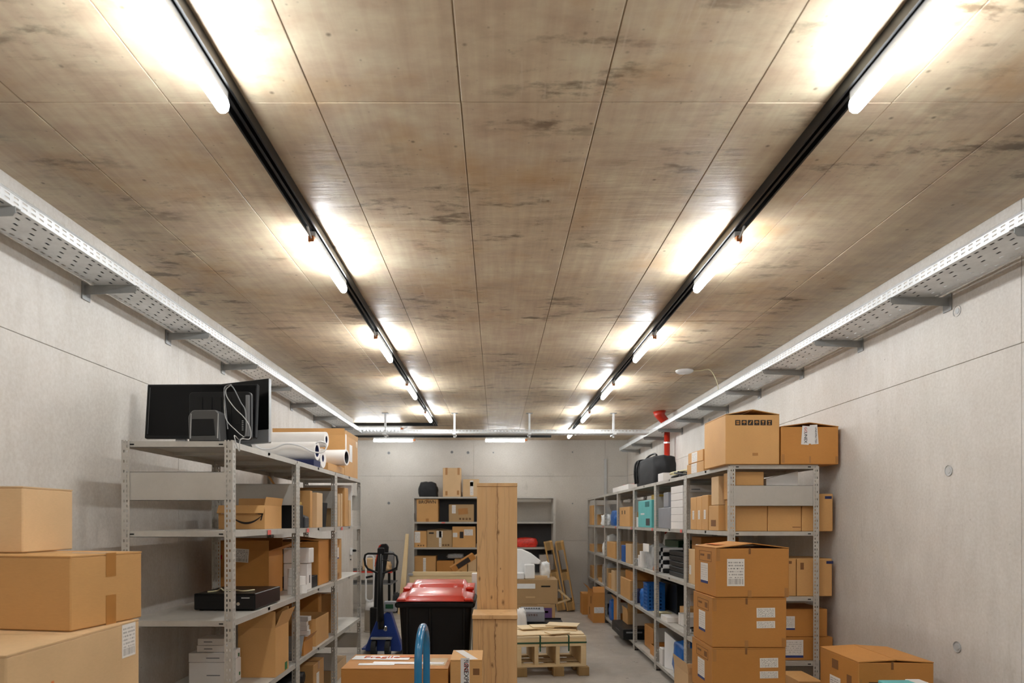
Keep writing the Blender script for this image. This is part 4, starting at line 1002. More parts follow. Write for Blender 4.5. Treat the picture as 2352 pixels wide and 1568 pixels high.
# ---------------------------------------------------------------- bladeless fan
YFN = 9.75
t = thing('bladeless_fan', 'tall white bladeless fan with a grey round base', 'fan', (X(849.5, YFN), YFN, 0), R(12))
b = MB(); hw_, zt0, zt1, dp = .068, .42, 1.105, .055
pth = []
for kx in range(13): a = math.pi * kx / 12; pth.append((math.cos(a), math.sin(a)))
outer = [(hw_ * c_, zt1 - hw_ + hw_ * s_) for c_, s_ in pth] + [(-hw_ * c_, zt0 + hw_ - hw_ * s_) for c_, s_ in pth]
hi_ = hw_ - .024
inner_ = [(hi_ * c_, zt1 - hw_ + hi_ * s_) for c_, s_ in pth] + [(-hi_ * c_, zt0 + hw_ - hi_ * s_) for c_, s_ in pth]
n = len(outer); vs = [(x, -dp, z) for x, z in outer] + [(x, dp, z) for x, z in outer] + [(x, -dp, z) for x, z in inner_] + [(x, dp, z) for x, z in inner_]
fs = []
for i in range(n):
    j = (i + 1) % n; fs += [(i, j, n + j, n + i), (2*n + i, 3*n + i, 3*n + j, 2*n + j), (i, 2*n + i, 2*n + j, j), (n + i, n + j, 3*n + j, 3*n + i)]
b.add(vs, fs); b.build('air_loop', 'white_gloss', t, bevel=.004)
b = MB(); b.lathe([(.0, .31), (.072, .31), (.06, .37), (.055, .43), (.0, .43)], 24); b.build('neck', 'white_gloss', t, smooth=True)
b = MB(); b.lathe([(.0, .0), (.085, .0), (.085, .01), (.075, .02), (.078, .1), (.074, .305), (.0, .309)], 28); b.build('base', 'fan_base', t)
# ---------------------------------------------------------------- things along the back wall
simple('leaning_plank', 'pale raw plank leaning upright at the left end of the back rack', 'plank', MB().hexa([(X(916, 11.7), 11.55, 0), (X(931, 11.7), 11.55, 0), (X(931, 11.7), 11.61, 0), (X(916, 11.7), 11.61, 0), (X(930.5, 11.9), 11.96, 1.35), (X(937.5, 11.9), 11.96, 1.35), (X(937.5, 11.9), 12.02, 1.35), (X(930.5, 11.9), 12.02, 1.35)]), 'pine_up', bevel=.002)
Yc = 10.9
t = thing('pine_crate', 'long low pine crate standing in front of the back rack', 'crate', (X(1018, Yc), Yc + .3, 0))
L = X(1096, Yc) - X(941, Yc)
for kz in range(5): MB().box(-L/2, L/2, -.3, -.28, .03 + kz * .135, .155 + kz * .135).build('front_board', 'pine', t, bevel=.002)
for s in (-1, 1): MB().box(s * (L/2 - .01) - .01, s * (L/2 - .01) + .01, -.279, .28, .03, .70).build('end_board', 'pine', t, bevel=.002)
MB().box(-L/2, L/2, .281, .30, .03, .70).build('back_board', 'pine', t); MB().box(-L/2, L/2, -.3, .3, .0, .029).build('base_board', 'pine', t)
MB().box(-L/2 + .05, L/2, -.31, -.23, .706, .765).build('top_rail', 'pine', t, bevel=.003)
MB().box(-L/2 - .02, -L/2 + .06, -.33, -.2, .706, .735).build('corner_bracket', 'grey_case', t, bevel=.003)
def bk(label, a, b_, top, zi, m='board_tan', **kw): return pc(label, a, b_, top, BZ[zi] + .001, YK + .03, .34, m, **kw)
t = bk('tan cardboard box with bold dark lettering along its top edge, back rack', 957, 1006, 1146, 3, 'board_tan', tape='brown', seam='Y'); face_text(t, D(t), 'F', .5, .87, 'BROWN', .085, 'print_black')
t = bk('wide cardboard box with two white labels beside the lettered one, back rack', 1031, 1088, 1158, 3, 'board_dull', tape='brown'); decal(t, D(t), 'F', .2, .72, .07, .15, 'label_text', 'label'); decal(t, D(t), 'F', .57, .6, .18, .11, 'brown_tape', 'tape', rot=R(5)); icons(t, D(t), 'F', .65, .17, .035, ['up', 'glass', 'umbrella', 'hand'], 1.7)
t = bk('cardboard box with white sticker at the left end of the second shelf, back rack', 950.5, 980, 1219, 2, 'board_tan'); decal(t, D(t), 'F', .28, .62, .1, .2, 'label_text', 'label'); icons(t, D(t), 'F', .55, .12, .025, ['up', 'glass', 'umbrella'], 1.9)
t = bk('cardboard box with printed white tape down its middle, back rack', 981, 1038, 1217, 2, 'board_dull', bulge=.02, seam='Y'); decal(t, D(t), 'F', .53, .5, .045, .29, 'label_text', 'printed_tape'); decal(t, D(t), 'F', .5, .76, .11, .12, 'label_text', 'label'); icons(t, D(t), 'F', .7, .14, .03, ['up', 'glass', 'umbrella', 'hand'], 1.6); decal(t, D(t), 'F', .17, .83, .09, .03, 'print_black', 'printed_mark')
t = bk('yellow brown cardboard box with a black print patch next to the oak cabinet', 1039, 1092, 1209, 2, 'board_tan', noflap=True); decal(t, D(t), 'F', .4, .6, .07, .12, 'print_black', 'printed_patch'); decal(t, D(t), 'F', .7, .72, .16, .11, 'label_text', 'label'); decal(t, D(t), 'F', .12, .6, .08, .08, 'label_text', 'label')
t = bk('cardboard box with white tape strip at the left of the third shelf, back rack', 952, 1001, 1277, 1, 'board_tan', seam='Y'); decal(t, D(t), 'F', .47, .5, .05, .26, 'label_text', 'printed_tape')
bk('plain low brown cardboard box in the middle of the third shelf, back rack', 1003, 1042, 1288, 1, 'board_brown', noflap=True)
bk('cardboard box with brown tape under grey film, back rack', 1044, 1073, 1284, 1, 'board_tan', tape='brown', seam='Y')
bk('narrow opened cardboard box against the rack divider, back rack', 1075, 1094, 1276, 1, 'board_pale', noflap=True)
blob('plastic_film', 'crumpled grey plastic film lying on boxes, third shelf of the back rack', 'film', (X(1046, YK + .2), YK + .22, Z(1285, YK + .03) + .02), (.34, .2, .09), 'plastic_film', 4, .3)
t = thing('torn_carton', 'torn dark cardboard box with black print leaning on the pine crate', 'box', (X(1068, 11.3), 11.42, BZ[1] + .245)); t.rotation_euler = (0, R(-32), R(8))
MB().box(-.24, .20, -.12, .12, 0, .10).build('body', 'board_brown', t); MB().box(-.14, .1, -.123, -.1205, .01, .09).build('print', 'print_black', t); b = MB(); b.box(.202, .36, -.1, .12, .03, .036); b.build('torn_flap', 'board_pale', t)
# right bay
blob('red_pack', 'shiny red wrapped pack on the second shelf, right bay of the back rack', 'pack', (X(1208, YK), YK + .2, BZ[2] + .001), (.46, .26, .185), 'red_pack', 8, .07)
t = bk('lower white carton at the right end of the third shelf, back rack', 1242, 1271, 1296, 1, 'white_box', noflap=True)
carton('upper white carton stacked at the right end of the third shelf, back rack', X(1240, YK + .03), X(1271, YK + .03), YK + .03, YK + .34, Z(1296, YK + .03) + .002, Z(1274, YK + .03), 'white_box', noflap=True)
# on top of the back rack
z = BZ[4] + .001
blob('black_bag', 'slumped black cloth bag on top of the back rack', 'bag', (X(984, YK + .2), YK + .2, z), (.38, .3, .29), 'black_cloth', 11, .14, flat=.1)
t = carton('tall cardboard box with taped corners on top of the back rack', X(1017, YK), X(1058, YK), YK + .02, YK + .32, z, Z(1074, YK), 'board_pale', rz=0, seam='Y'); dm = D(t)
for u, v in ((.2, .88), (.88, .88), (.2, .12), (.85, .14)): decal(t, dm, 'F', u, v, .04, .13 if v > .5 else .08, 'brown_tape', 'tape')
t = carton('pale cardboard box with a yellowish label half behind the oak cabinet top', X(1063, YK), X(1100, YK), YK + .02, YK + .3, z, Z(1100, YK), 'board_pale', noflap=True); decal(t, D(t), 'F', .55, .5, .06, .27, 'label_text', 'printed_tape'); decal(t, D(t), 'F', .56, .72, .07, .08, 'cream', 'label')
# cartons, foam and crate right of the oak cabinet
Yq = 9.6
t = thing('black_dolly', 'low black dolly under the large flat cartons', 'dolly', (X(1231, Yq), Yq + .3, 0))
MB().box(-.27, .32, -.28, .25, .10, .145).build('deck', 'black_plastic', t, bevel=.005)
for sx in (-.2, .27):
    for sy in (-.22, .2): MB().lathe([(.01, -.02), (.05, -.02), (.05, .02), (.01, .02)], 14, (sx, sy, .05), axis='X').build('wheel', 'rubber', t); MB().box(sx - .03, sx + .03, sy - .03, sy + .03, .0935, .0995).build('caster', 'silver', t)
t = carton('large flat carton with a dark purple print panel, lower of two on the dolly', X(1183, Yq), X(1275, Yq), Yq, Yq + .5, .147, .41, 'board_dull', noflap=True); decal(t, D(t), 'F', .62, .42, .34, .2, 'purple_print', 'purple_panel', label='dark purple printed panel'); decal(t, D(t), 'F', .72, .97, .18, .012, 'board_pale', 'torn_edge')
decal(t, D(t), 'F', .6, .58, .26, .03, 'print_brown', 'lettering')
t = carton('large flat carton with a hand slot, upper of two on the dolly', X(1183, Yq), X(1281, Yq), Yq, Yq + .5, .412, .755, 'board_dull', noflap=True); dm = D(t)
decal(t, dm, 'F', .72, .72, .13, .02, 'dark_slot', 'hand_slot'); decal(t, dm, 'F', .36, .28, .13, .02, 'board_pale', 'hand_slot_patch'); decal(t, dm, 'F', .24, .73, .28, .07, 'white_foam', 'white_strip')
for lb, a in (('big white foam block on the flat cartons beside the oak cabinet', (1180, 1230, 1262, 0, .22, 0)), ('lower white foam block in front with square edge', (1205, 1243, 1295, -.02, .1, 4))):
    pass
def foam(lb, pts, y0, y1, bev=.01):
    b = MB(); b.prism([(X(px, Yq + .1) , Z(py, Yq + .1)) for px, py in pts], y0, y1); return simple('foam_block', lb, 'foam', b, 'white_foam', bevel=bev)
zf = HY + (EYE - .757) * F / (Yq + .1)
foam('tall slanting white foam wedge on the flat cartons beside the oak cabinet', [(1184, zf), (1184, 1262), (1200, 1262), (1222, 1272), (1244, 1289), (1240, 1297), (1222, 1296), (1215, zf)], Yq + .25, Yq + .42)
foam('square white foam block in front of the slanting wedge', [(1205, zf), (1205, 1296), (1228, 1295), (1228, zf)], Yq + .06, Yq + .2)
foam('low white foam bar at the edge of the flat cartons', [(1180, zf), (1180, 1314), (1204, 1314), (1204, zf)], Yq + .02, Yq + .22)
blob('foam_bag', 'crumpled translucent bag of foam behind the square foam block', 'bag', (X(1252, Yq + .3), Yq + .33, .757), (.16, .2, .24), 'white_foam', 21, .25)
carton('small flat tan carton on the flat cartons right of the foam', X(1228, Yq + .1), X(1257, Yq + .1), Yq + .04, Yq + .2, .757, .80, 'board_pale', noflap=True)
for k, (pts, lb) in enumerate(((((1281, 1356), (1284, 1352), (1307, 1372), (1305, 1376)), 'loose pale slat sticking out from the cartons, slanting down'), (((1276, 1385), (1310, 1374), (1311, 1378), (1278, 1388)), 'loose pale slat sticking out from the cartons, slanting up'))):
    b = MB(); b.prism([(X(px, Yq + .2), Z(py, Yq + .2)) for px, py in pts], Yq + .18 + k * .05, Yq + .21 + k * .05); simple('loose_slat', lb, 'slat', b, 'pine', bevel=.001)
Ye = 8.5
carton('plain carton carrying the grey vented case beside the oak cabinet', X(1186, Ye), X(1262, Ye), Ye + .05, Ye + .4, 0, .285, 'board_dull', noflap=True)
t = thing('black_tray', 'thin black tray under the grey vented case', 'tray', (X(1240, Ye), Ye + .2, .287)); MB().box(-.33, .30, -.24, .2, 0, .012).box(-.33, .30, -.24, -.23, .012, .03).box(-.33, .30, .19, .2, .012, .03).build('body', 'black_plastic', t)
t = thing('vented_case', 'grey ventilated metal case with a row of copper plugs', 'case', (X(1222, Ye), Ye + .2, .318))
b = MB(); b.hexa([(-.19, -.18, 0), (.16, -.18, 0), (.17, .15, 0), (-.13, .15, 0), (-.19, -.18, .13), (.16, -.18, .13), (.17, .15, .15), (-.13, .15, .15)]); b.build('casing', 'grey_case', t, bevel=.006)
b = MB()
for kx in range(7): b.box(-.10 + kx * .032, -.082 + kx * .032, -.02, .03, .1475, .151)
b.build('vent_slots', 'dark_slot', t)
for kx in range(6): MB().lathe([(.009, -.20), (.009, -.1805)], 10, (-.10 + kx * .032, 0, .09), axis='Y').build('plug', 'copper', t)
blob('paper_bundle', 'bundle of white paper wedged beside the oak unit', 'papers', (X(1196, Ye - .4), Ye - .35, 0), (.16, .2, .55), 'white_paper', 31, .16)
# strapped timber block on a pallet
Ys = 6.95
t = thing('timber_stack', 'pale strapped wooden crate loaded with loose plywood boards, on block feet', 'crate', (X(1228, Ys) , Ys, 0), R(5.5))
x0, x1 = -.19, .535
MB().box(x0, x1, 0, .62, .385, .405).build('deck_board', 'plywood', t, bevel=.002)
MB().box(x0, x1, 0, .62, .30, .3845).build('rail_block', 'pine', t, bevel=.003)
for a, b_ in ((x0, x0 + .055), (.0, .04), (.22, .26), (.48, .535)):
    MB().box(a, b_, .0, .6, .115, .2995).build('spacer', 'pine', t, bevel=.002)
for y_ in (.0, .25, .5): MB().box(x0, x1, y_, y_ + .10, .09, .1145).build('bottom_board', 'pine', t, bevel=.002)
for a in (x0 + .0, .19, .45):
    for y_ in (-.03, .25, .5): MB().box(a, a + .11, y_, y_ + .10, .0, .0895).build('foot_block', 'pallet_block', t, bevel=.003)
b = MB(); b.box(x0 - .004, x1 + .004, -.004, -.001, .33, .345); b.box(x1 + .001, x1 + .004, -.001, .62, .33, .345); b.box(x0 - .004, x0 - .001, -.001, .62, .33, .345); b.build('green_strap', 'green_strap', t)
for xx in (.05, .345): MB().box(xx, xx + .014, -.007, -.0045, .25, .41).box(xx, xx + .014, -.0045, .62, .4065, .409).build('green_strap', 'green_strap', t)
loose = [(-.19, .03, .46, .34, 4, 0), (.10, .25, .42, .30, -14, 1), (-.12, .28, .36, .26, 10, 2), (.28, .05, .25, .2, -4, 0), (.14, .02, .22, .16, 16, 1), (.02, .30, .40, .2, 3, 3), (.20, .28, .34, .24, -20, 4)]
wlx = t.location
for k, (a, c_, w2, d2, an, lv) in enumerate(loose):
    ca, sa = math.cos(R(5.5)), math.sin(R(5.5)); cx0, cy0 = a + w2/2, c_ + d2/2
    o = simple('plywood_offcut', ['large plywood offcut lying flat at the front left of the crate', 'plywood offcut turned askew at the back right of the crate', 'plywood offcut under the top ones on the crate, back left', 'square plywood piece lying at the front right corner of the crate', 'small plywood piece under the green strap at the crate front', 'topmost plywood offcut along the back of the crate', 'topmost plywood offcut tilted across the middle of the crate'][k], 'board',
        MB().box(-w2/2, w2/2, -d2/2, d2/2, 0, .009), 'plywood', loc=(wlx[0] + ca * cx0 - sa * cy0, wlx[1] + sa * cx0 + ca * cy0, .410 + lv * .012), rz=R(an + 5.5), bevel=.001)
    pass
# leaning pallets
def pallet(label, loc, rz, lean, roll):
    t = thing('wooden_pallet', label, 'pallet', loc); t.rotation_euler = (0, 0, 0)
    t.rotation_mode = 'QUATERNION'
    q = (Matrix.Rotation(roll, 4, 'Y') @ Matrix.Rotation(rz, 4, 'Z') @ Matrix.Rotation(lean, 4, 'X')).to_quaternion(); t.rotation_quaternion = q
    # stands on its short edge: length along z, width along x, thickness along y
    for xx in (-.30, -.16, 0.0, .18): MB().box(xx, xx + .12, -.022, 0, 0, 1.2).build('deck_board', 'pallet_wood', t, bevel=.002)
    for zz in (0, .53, 1.06): MB().box(-.30, .30, .0005, .022, zz, zz + .14).build('stringer_board', 'pallet_wood', t, bevel=.002)
    for zz in (0, .53, 1.06):
        for xx in (-.3, -.06, .18): MB().box(xx, xx + .12, .0225, .10, zz, zz + .14).build('block', 'pallet_block', t, bevel=.003)
    for xx in (-.3, -.06, .18): MB().box(xx, xx + .12, .1005, .122, 0, 1.2).build('bottom_board', 'pallet_wood', t, bevel=.002)
    return t
pallet('weathered wooden pallet leaning on edge at the back wall, left one of two', (X(1296, 12.0), 12.14, .04), R(87), 0, R(-11))
pallet('weathered wooden pallet leaning on edge at the back wall, right one of two', (X(1320, 12.0), 12.14, .04), R(84), 0, R(-10))
# cartons on the floor by the end of the right rack
t = carton('tall brown carton with opened top on the floor by the right rack', 1.50, 1.68, 10.57, 11.2, 0, .47, 'board_brown', open_=[('L', 40, .13), ('F', -35, .1)]); decal(t, D(t), 'F', .5, .42, .15, .09, 'label_text', 'label')
decal(t, D(t), 'L', .6, .7, .1, .12, 'print_brown', 'printed_mark'); decal(t, D(t), 'L', .35, .3, .1, .12, 'print_brown', 'printed_mark')
carton('narrow plain carton standing behind the tall brown carton on the floor', X(1336, 11.6), X(1352, 11.6), 11.5, 11.8, 0, .36, 'board_brown', noflap=True)
# alcove things
t = thing('work_table', 'black work table with shelves seen through the end of the left rack', 'table', (-2.32, 11.9, 0))
MB().box(-.55, .55, -.35, .35, .70, .73).build('table_top', 'black_plastic', t, bevel=.003); MB().box(-.55, .55, -.35, .35, .50, .52).build('shelf', 'mid_grey', t)
for sx in (-.5, .5):
    for sy in (-.3, .3): MB().box(sx - .02, sx + .02, sy - .02, sy + .02, 0, .6995).build('leg', 'black_metal', t)
MB().box(-.56, .56, -.36, -.3505, .70, .73).build('edge_strip', 'red_plastic', t)
carton('tan carton on the black work table in the alcove', X(830, 11.6), X(858, 11.6), 11.7, 11.95, .732, .93, 'board_pale', noflap=True)
blob('dust_sheet', 'crumpled beige packing paper on the right end of the work table', 'paper', (X(885, 11.8), 11.75, .732), (.24, .24, .16), 'board_pale', 41, .25)
blob('grey_bundle', 'grey cloth bundle on top of the packing paper behind the pallet truck', 'bundle', (X(890, 11.8), 12.1, .732), (.16, .16, .32), 'mid_grey', 45, .15)
blob('tool_heap', 'dark heap of cables and tools under the work table', 'tools', (-1.735, 11.85, 0), (.11, .4, .36), 'dark_grey', 47, .3)
# socket with plug at the end of the left wall
t = thing('wall_socket', 'white wall socket with a black plug near the end of the left wall', 'socket', (XL + .0, 10.1, Z(1266, 10.1)))
MB().box(.0, .035, -.04, .04, -.05, .05).build('socket_plate', 'white_gloss', t, bevel=.004); MB().box(.0355, .085, -.015, .015, -.005, .03).build('plug', 'black_plastic', t, bevel=.006)
b = MB(); b.tube(sp([(.085, 0, .012), (.13, 0, .0), (.15, .0, -.05), (.14, 0, -.2)] + [(.14 + .035 * math.sin(a), 0, -.235 + .035 * math.cos(a)) for a in (0, 1.5, 3.1, 4.6, 6.2)]), .004, 6); b.build('cord', 'black_plastic', t)
MB().box(.0, .012, -.02, .02, -.13, -.11).build('switch', 'dark_grey', t)
# smoke detector with cord, red pipe
Yd = 6.95; xd = X(1572, Yd)
t = thing('smoke_detector', 'round white disc mounted on the ceiling with a thin cable', 'detector', (xd, Yd, HC - .002))
MB().lathe([(.0, -.028), (.07, -.028), (.086, -.018), (.09, -.006), (.09, -.0005), (.0, -.0005)], 32).build('disc', 'white_gloss', t, smooth=True)
b = MB(); b.tube(sp([(.085, 0, -.006), (.16, -.02, -.008), (.22, -.12, -.02), (.26, -.2, -.14), (.275, -.22, -.24)]), .0035, 6); b.build('cord', 'cream', t, smooth=True)
t = thing('red_pipe', 'vertical red downpipe with a flared top behind the right rack', 'pipe', (pipe_x, pipe_y, 0))
MB().lathe([(.0, .0), (.04, 0), (.04, 2.90), (.0, 2.9)], 24).build('pipe', 'red_pipe', t, smooth=True)
for zz in (2.02, 2.66): MB().lathe([(.0402, zz), (.044, zz), (.044, zz + .02), (.0402, zz + .02)], 24).build('clamp', 'chrome', t)
b = MB(); b.tube([(0, 0, 2.88), (0, 0, 2.93), (-.035, 0, 2.98), (-.08, 0, 3.03), (-.10, 0, 3.06), (-.105, 0, 3.11)], [.042, .05, .058, .062, .075, .09], 20); b.build('flared_elbow', 'red_pipe', t, smooth=True)
# conduit on the back wall
simple('wall_conduit', 'thin grey conduit running up the right side of the back wall', 'conduit', MB().box(X(1388, YB - .03), X(1394, YB - .03), YB - .035, YB - .006, 1.9, Z(1054, YB)), 'light_grey', bevel=.003)
# ---------------------------------------------------------------- top of the right rack
z = RZ[4] + .001
SEQ = ['stack', 'umbrella', 'hand', 'umbrella', 'glass', 'flask']
t = carton('biggest cardboard box on the right rack top with six black handling symbols', 1.655, 2.045, 4.93, 5.43, z, z + .362, 'board_tan', seam='Y', bulge=.035)
icons(t, D(t), 'F', .52, .83, .038, SEQ, 1.2, name='handling_symbol'); decal(t, D(t), 'F', .55, .2, .04, .02, 'brown_tape', 'scuff')
t = carton('darker cardboard box with two strips of printed white tape, right rack top by the wall', 2.055, 2.47, 4.93, 5.35, z, z + .275, 'board_brown', seam='Y', bulge=.028, rz=R(.8)); dm = D(t)
decal(t, dm, 'F', .42, .76, .055, .135, 'white_tape', 'printed_tape', rot=R(-4)); decal(t, dm, 'F', .57, .78, .055, .14, 'white_tape', 'printed_tape', rot=R(4)); decal(t, dm, 'F', .495, .76, .035, .12, 'white_tape', 'printed_tape', out=.0002); decal(t, dm, 'F', .5, .12, .012, .05, 'brown_tape', 'tape')
face_text(t, dm, 'F', .42, .90, 'GO', .028, 'print_red', R(-90), .0016); face_text(t, dm, 'F', .42, .70, 'UNEX', .03, 'print_black', R(-90), .0016); face_text(t, dm, 'F', .60, .76, 'UNEXPECTED', .019, 'print_black', R(-90), .0016)
decal(t, dm, 'F', .03, .15, .02, .06, 'brown_tape', 'corner_tape'); decal(t, dm, 'F', .97, .12, .02, .05, 'brown_tape', 'corner_tape')
t = ac('small tan carton with white label, lower of two on the right rack top', 1578, 1616, 1057, z, 1.70, .3, 'board_tan', noflap=True); h0 = D(t)[2]; decal(t, D(t), 'L', .45, .5, .16, h0 * .95, 'label_text', 'label')
t = carton('small tan carton with white label, upper of two on the right rack top', 1.70, 2.0, 5.62, 6.05, z + h0 + .002, z + 2 * h0 + .01, 'board_tan', noflap=True); decal(t, D(t), 'L', .45, .5, .16, h0 * .95, 'label_text', 'label')
ya = YX(1562, 1.8); yb = YX(1522, 1.8)
t = thing('cable_tangle', 'tangle of black and white cables on the right rack top before the black bag', 'cables', (1.80, 6.55, z))
random.seed(9)
for k, mm in enumerate(('black_plastic', 'black_plastic', 'light_grey', 'black_plastic', 'cream')):
    b = MB(); b.tube(sp([(random.uniform(-.10, .16), random.uniform(-.3, .35), .012 + random.uniform(0, .05)) for _ in range(9)], 5), .009, 6); b.build('cable', mm, t, smooth=True)
t = carton('small white box with rounded edge on the right rack top beside the black bag', 1.71, 1.92, 7.0, 7.22, z, z + .085, 'white_box', noflap=True)
t = blob('equipment_bag', 'large black padded equipment bag lying on the right rack top', 'bag', (1.845, 7.94, z), (.29, 1.15, .34), 'black_cloth', 51, .05, n=24, parts=1)
b = MB(); b.tube(sp([(-.04, .3, .33), (-.03, .15, .36), (-.03, -.1, .36), (-.04, -.25, .33)]), .012, 8); b.build('carry_handle', 'black_plastic', t, smooth=True)
b = MB(); b.tube(sp([(-.14, .42, .04), (-.15, .42, .2), (-.12, .42, .31), (.0, .42, .335)]), .014, 6); b.build('strap', 'black_plastic', t, smooth=True)
b = MB(); b.tube(sp([(-.14, .3, .04), (-.15, .3, .2), (-.12, .3, .32)]), .012, 6); b.build('strap', 'black_plastic', t, smooth=True)
t = carton('white and orange printed carton on the far part of the right rack top', 1.74, 2.2, 9.0, 10.2, z, z + .075, 'white_box', noflap=True)
decal(t, D(t), 'T', .5, .5, .3, .9, 'orange_print', 'orange_panel')
b = MB(); b.tube(sp([(1.9, 9.2, z + .092), (2.0, 9.5, z + .11), (1.85, 9.9, z + .10), (1.95, 10.1, z + .11), (2.1, 9.7, z + .095)]), .010, 6); simple('red_cable', 'loose red cable lying on the white and orange carton', 'cable', b, 'red_plastic', smooth=True)

# ---------------------------------------------------------------- nearest bay of the right rack
z = RZ[3] + .001
carton('tan carton in the lower row behind the end panel, nearest the aisle post', 1.745, 1.985, 5.0, 5.21, z, z + .235, 'board_tan', noflap=True)
t = carton('tan carton in the lower row behind the end panel, middle one', 1.99, 2.235, 5.0, 5.21, z, z + .235, 'board_tan', noflap=True); decal(t, D(t), 'F', .85, .13, .06, .006, 'print_brown', 'printed_line')
t = carton('tall tan carton with a dark stripe beside the wall, behind the right rack post', 2.24, 2.465, 5.0, 5.28, z, z + .275, 'board_tan', noflap=True); decal(t, D(t), 'F', .85, .9, .05, .02, 'navy', 'printed_stripe')
t = carton('tan carton with rounded corners stacked above the lower row, nearest the aisle post', 1.735, 1.96, 5.0, 5.21, z + .237, z + .437, 'board_tan', noflap=True); decal(t, D(t), 'F', .72, .28, .05, .05, 'print_brown', 'printed_mark'); decal(t, D(t), 'L', .8, .7, .03, .06, 'purple_print', 'purple_mark')
b = MB(); b.prism([(X(1760, 5.06), z + .238), (2.235, z + .238), (2.235, 1.95), (X(1760, 5.06), 1.895)], 5.06, 5.16); simple('white_box_lid', 'pale cardboard sheet with slanting top behind the end panel of the right rack', 'sheet', b, 'white_paper')
t = ac('upright tan carton on the second shelf beside the three narrow ones, lower', 1628, 1650, 1160, z, 1.70, .3, 'board_tan', noflap=True); h1 = D(t)[2]
decal(t, D(t), 'L', .5, .3, .12, .05, 'print_brown', 'printed_mark')
ya, yb = YX(1650, 1.70), YX(1631, 1.70)
carton('upright narrow carton stacked above the lower one, aisle side of the right rack', 1.70, 2.0, ya, yb - .03, z + h1 + .002, z + .42, 'board_pale', noflap=True)
gr = 'narrow labelled cartons on the second right shelf'
for k, (a, b_, top, lb) in enumerate(((1586, 1599.5, 1141, 'narrow tan carton with white label, farthest of three on the second right shelf'), (1600, 1611.5, 1139, 'narrow tan carton with white label, middle of three on the second right shelf'), (1612, 1626, 1136, 'narrow tan carton with white label, nearest of three on the second right shelf'))):
    t = ac(lb, a, b_, top, z, 1.705, .33, 'board_tan', noflap=True, group=gr); decal(t, D(t), 'L', .5, .45, .05, .075, 'label_text', 'label')
carton('plain pale carton filling the second right shelf behind the narrow ones', 2.16, 2.32, 5.6, 5.9, z, z + .34, 'board_pale', noflap=True)
z = RZ[2] + .001
t = carton('slim tan carton on the third shelf of the right rack seen past the box stack', 1.74, X(1829, 5.0), 5.0, 5.35, z, z + .275, 'board_tan', noflap=True); decal(t, D(t), 'F', .85, .9, .07, .02, 'print_brown', 'printed_stripe')
t = carton('wide tan carton with small printed sign on the third shelf by the wall', X(1830, 5.0) + .003, 2.46, 5.0, 5.36, z, z + .275, 'board_tan', noflap=True); decal(t, D(t), 'F', .14, .8, .025, .05, 'print_brown', 'printed_sign'); decal(t, D(t), 'F', .93, .9, .05, .02, 'navy', 'printed_stripe')
t = ac('upright pale carton with white label on the third shelf behind the box stack', 1581, 1596, 1262, z, 1.71, .4, 'board_pale', noflap=True); decal(t, D(t), 'L', .3, .4, .06, .08, 'label_text', 'label')
ac('white packet standing on the third shelf beside the upright pale carton', 1597.5, 1600.5, 1250, z, 1.71, .3, 'white_box', noflap=True)
z = RZ[1] + .001
t = carton('brown carton with wide blue edged label, lower on the fourth right shelf', 1.74, 2.465, 5.0, 5.4, z, z + .17, 'board_brown', noflap=True); decal(t, D(t), 'F', .57, .5, .19, .13, 'label_blue', 'label')
t = carton('brown carton with square blue edged label, upper on the fourth right shelf', 1.74, 2.425, 5.0, 5.38, z + .172, z + .375, 'board_brown', noflap=True); decal(t, D(t), 'F', .56, .5, .125, .10, 'label_blue', 'label')
z = RZ[0] + .001
carton('dark cardboard box on the bottom shelf of the nearest right bay', 1.76, 2.3, 5.05, 5.5, z, z + .25, 'board_brown')

# ---------------------------------------------------------------- stack of boxes in the aisle
hb = .2865
lbs = ['brown box under the aisle stack standing on the floor', 'brown box second from the floor in the aisle stack', 'brown box with two white labels, lowest seen in the aisle stack', 'brown box with two white labels, middle of the aisle stack', 'brown box with large white shipping label, top of the aisle stack']
for k in range(5):
    dx = (.0, -.008, -.012, -.006, .006)[k]
    t = carton(lbs[k], 1.243 + dx, 1.665 + dx, 3.90, 4.29, k * hb + .0005, (k + 1) * hb - .002, 'board_brown', rz=R((0, .5, .6, -.5, 1.2)[k]), seam='X' if k < 4 else 'Y', bulge=.026 if k == 4 else 0)
    dm = D(t)
    for u in (.46,): decal(t, dm, 'F', u, .93, .012, .035, 'print_brown', 'tape'); decal(t, dm, 'F', u, .07, .02, .04, 'brown_tape', 'tape')
    decal(t, dm, 'F', .03, .85, .022, .07, 'brown_tape', 'corner_tape'); decal(t, dm, 'F', .96, .1, .02, .05, 'brown_tape', 'corner_tape')
    decal(t, dm, 'L', .48, .44, .13, .12, 'label_blue', 'label')
    b = MB(); mt = face_matrix(*dm, 'L', .0005) @ Matrix.Translation((.01, .085, 0))
    for a in ((-.11, .11, .028, .031), (-.11, .11, -.03, -.027), (-.11, -.107, -.027, .028), (.107, .11, -.027, .028), (.04, .09, -.015, .015), (-.09, -.02, .0, .012)): b.box(*a, 0, .0008, m=mt)
    b.build('printed_frame', 'print_brown', t)
    if k == 4: decal(t, dm, 'F', .27, .50, .10, .155, 'label_barcode', 'shipping_label', label='large scuffed shipping label'); decal(t, dm, 'T', .3, .6, .16, .2, 'orange_print', 'orange_label', out=.012)
    elif k > 1:
        decal(t, dm, 'F', .72 + .05 * (k == 2), .70, .105, .055, 'label_text', 'label', rot=R(1)); decal(t, dm, 'F', .72 + .05 * (k == 2), .46, .105, .04, 'label_text', 'label', rot=R(1)); 
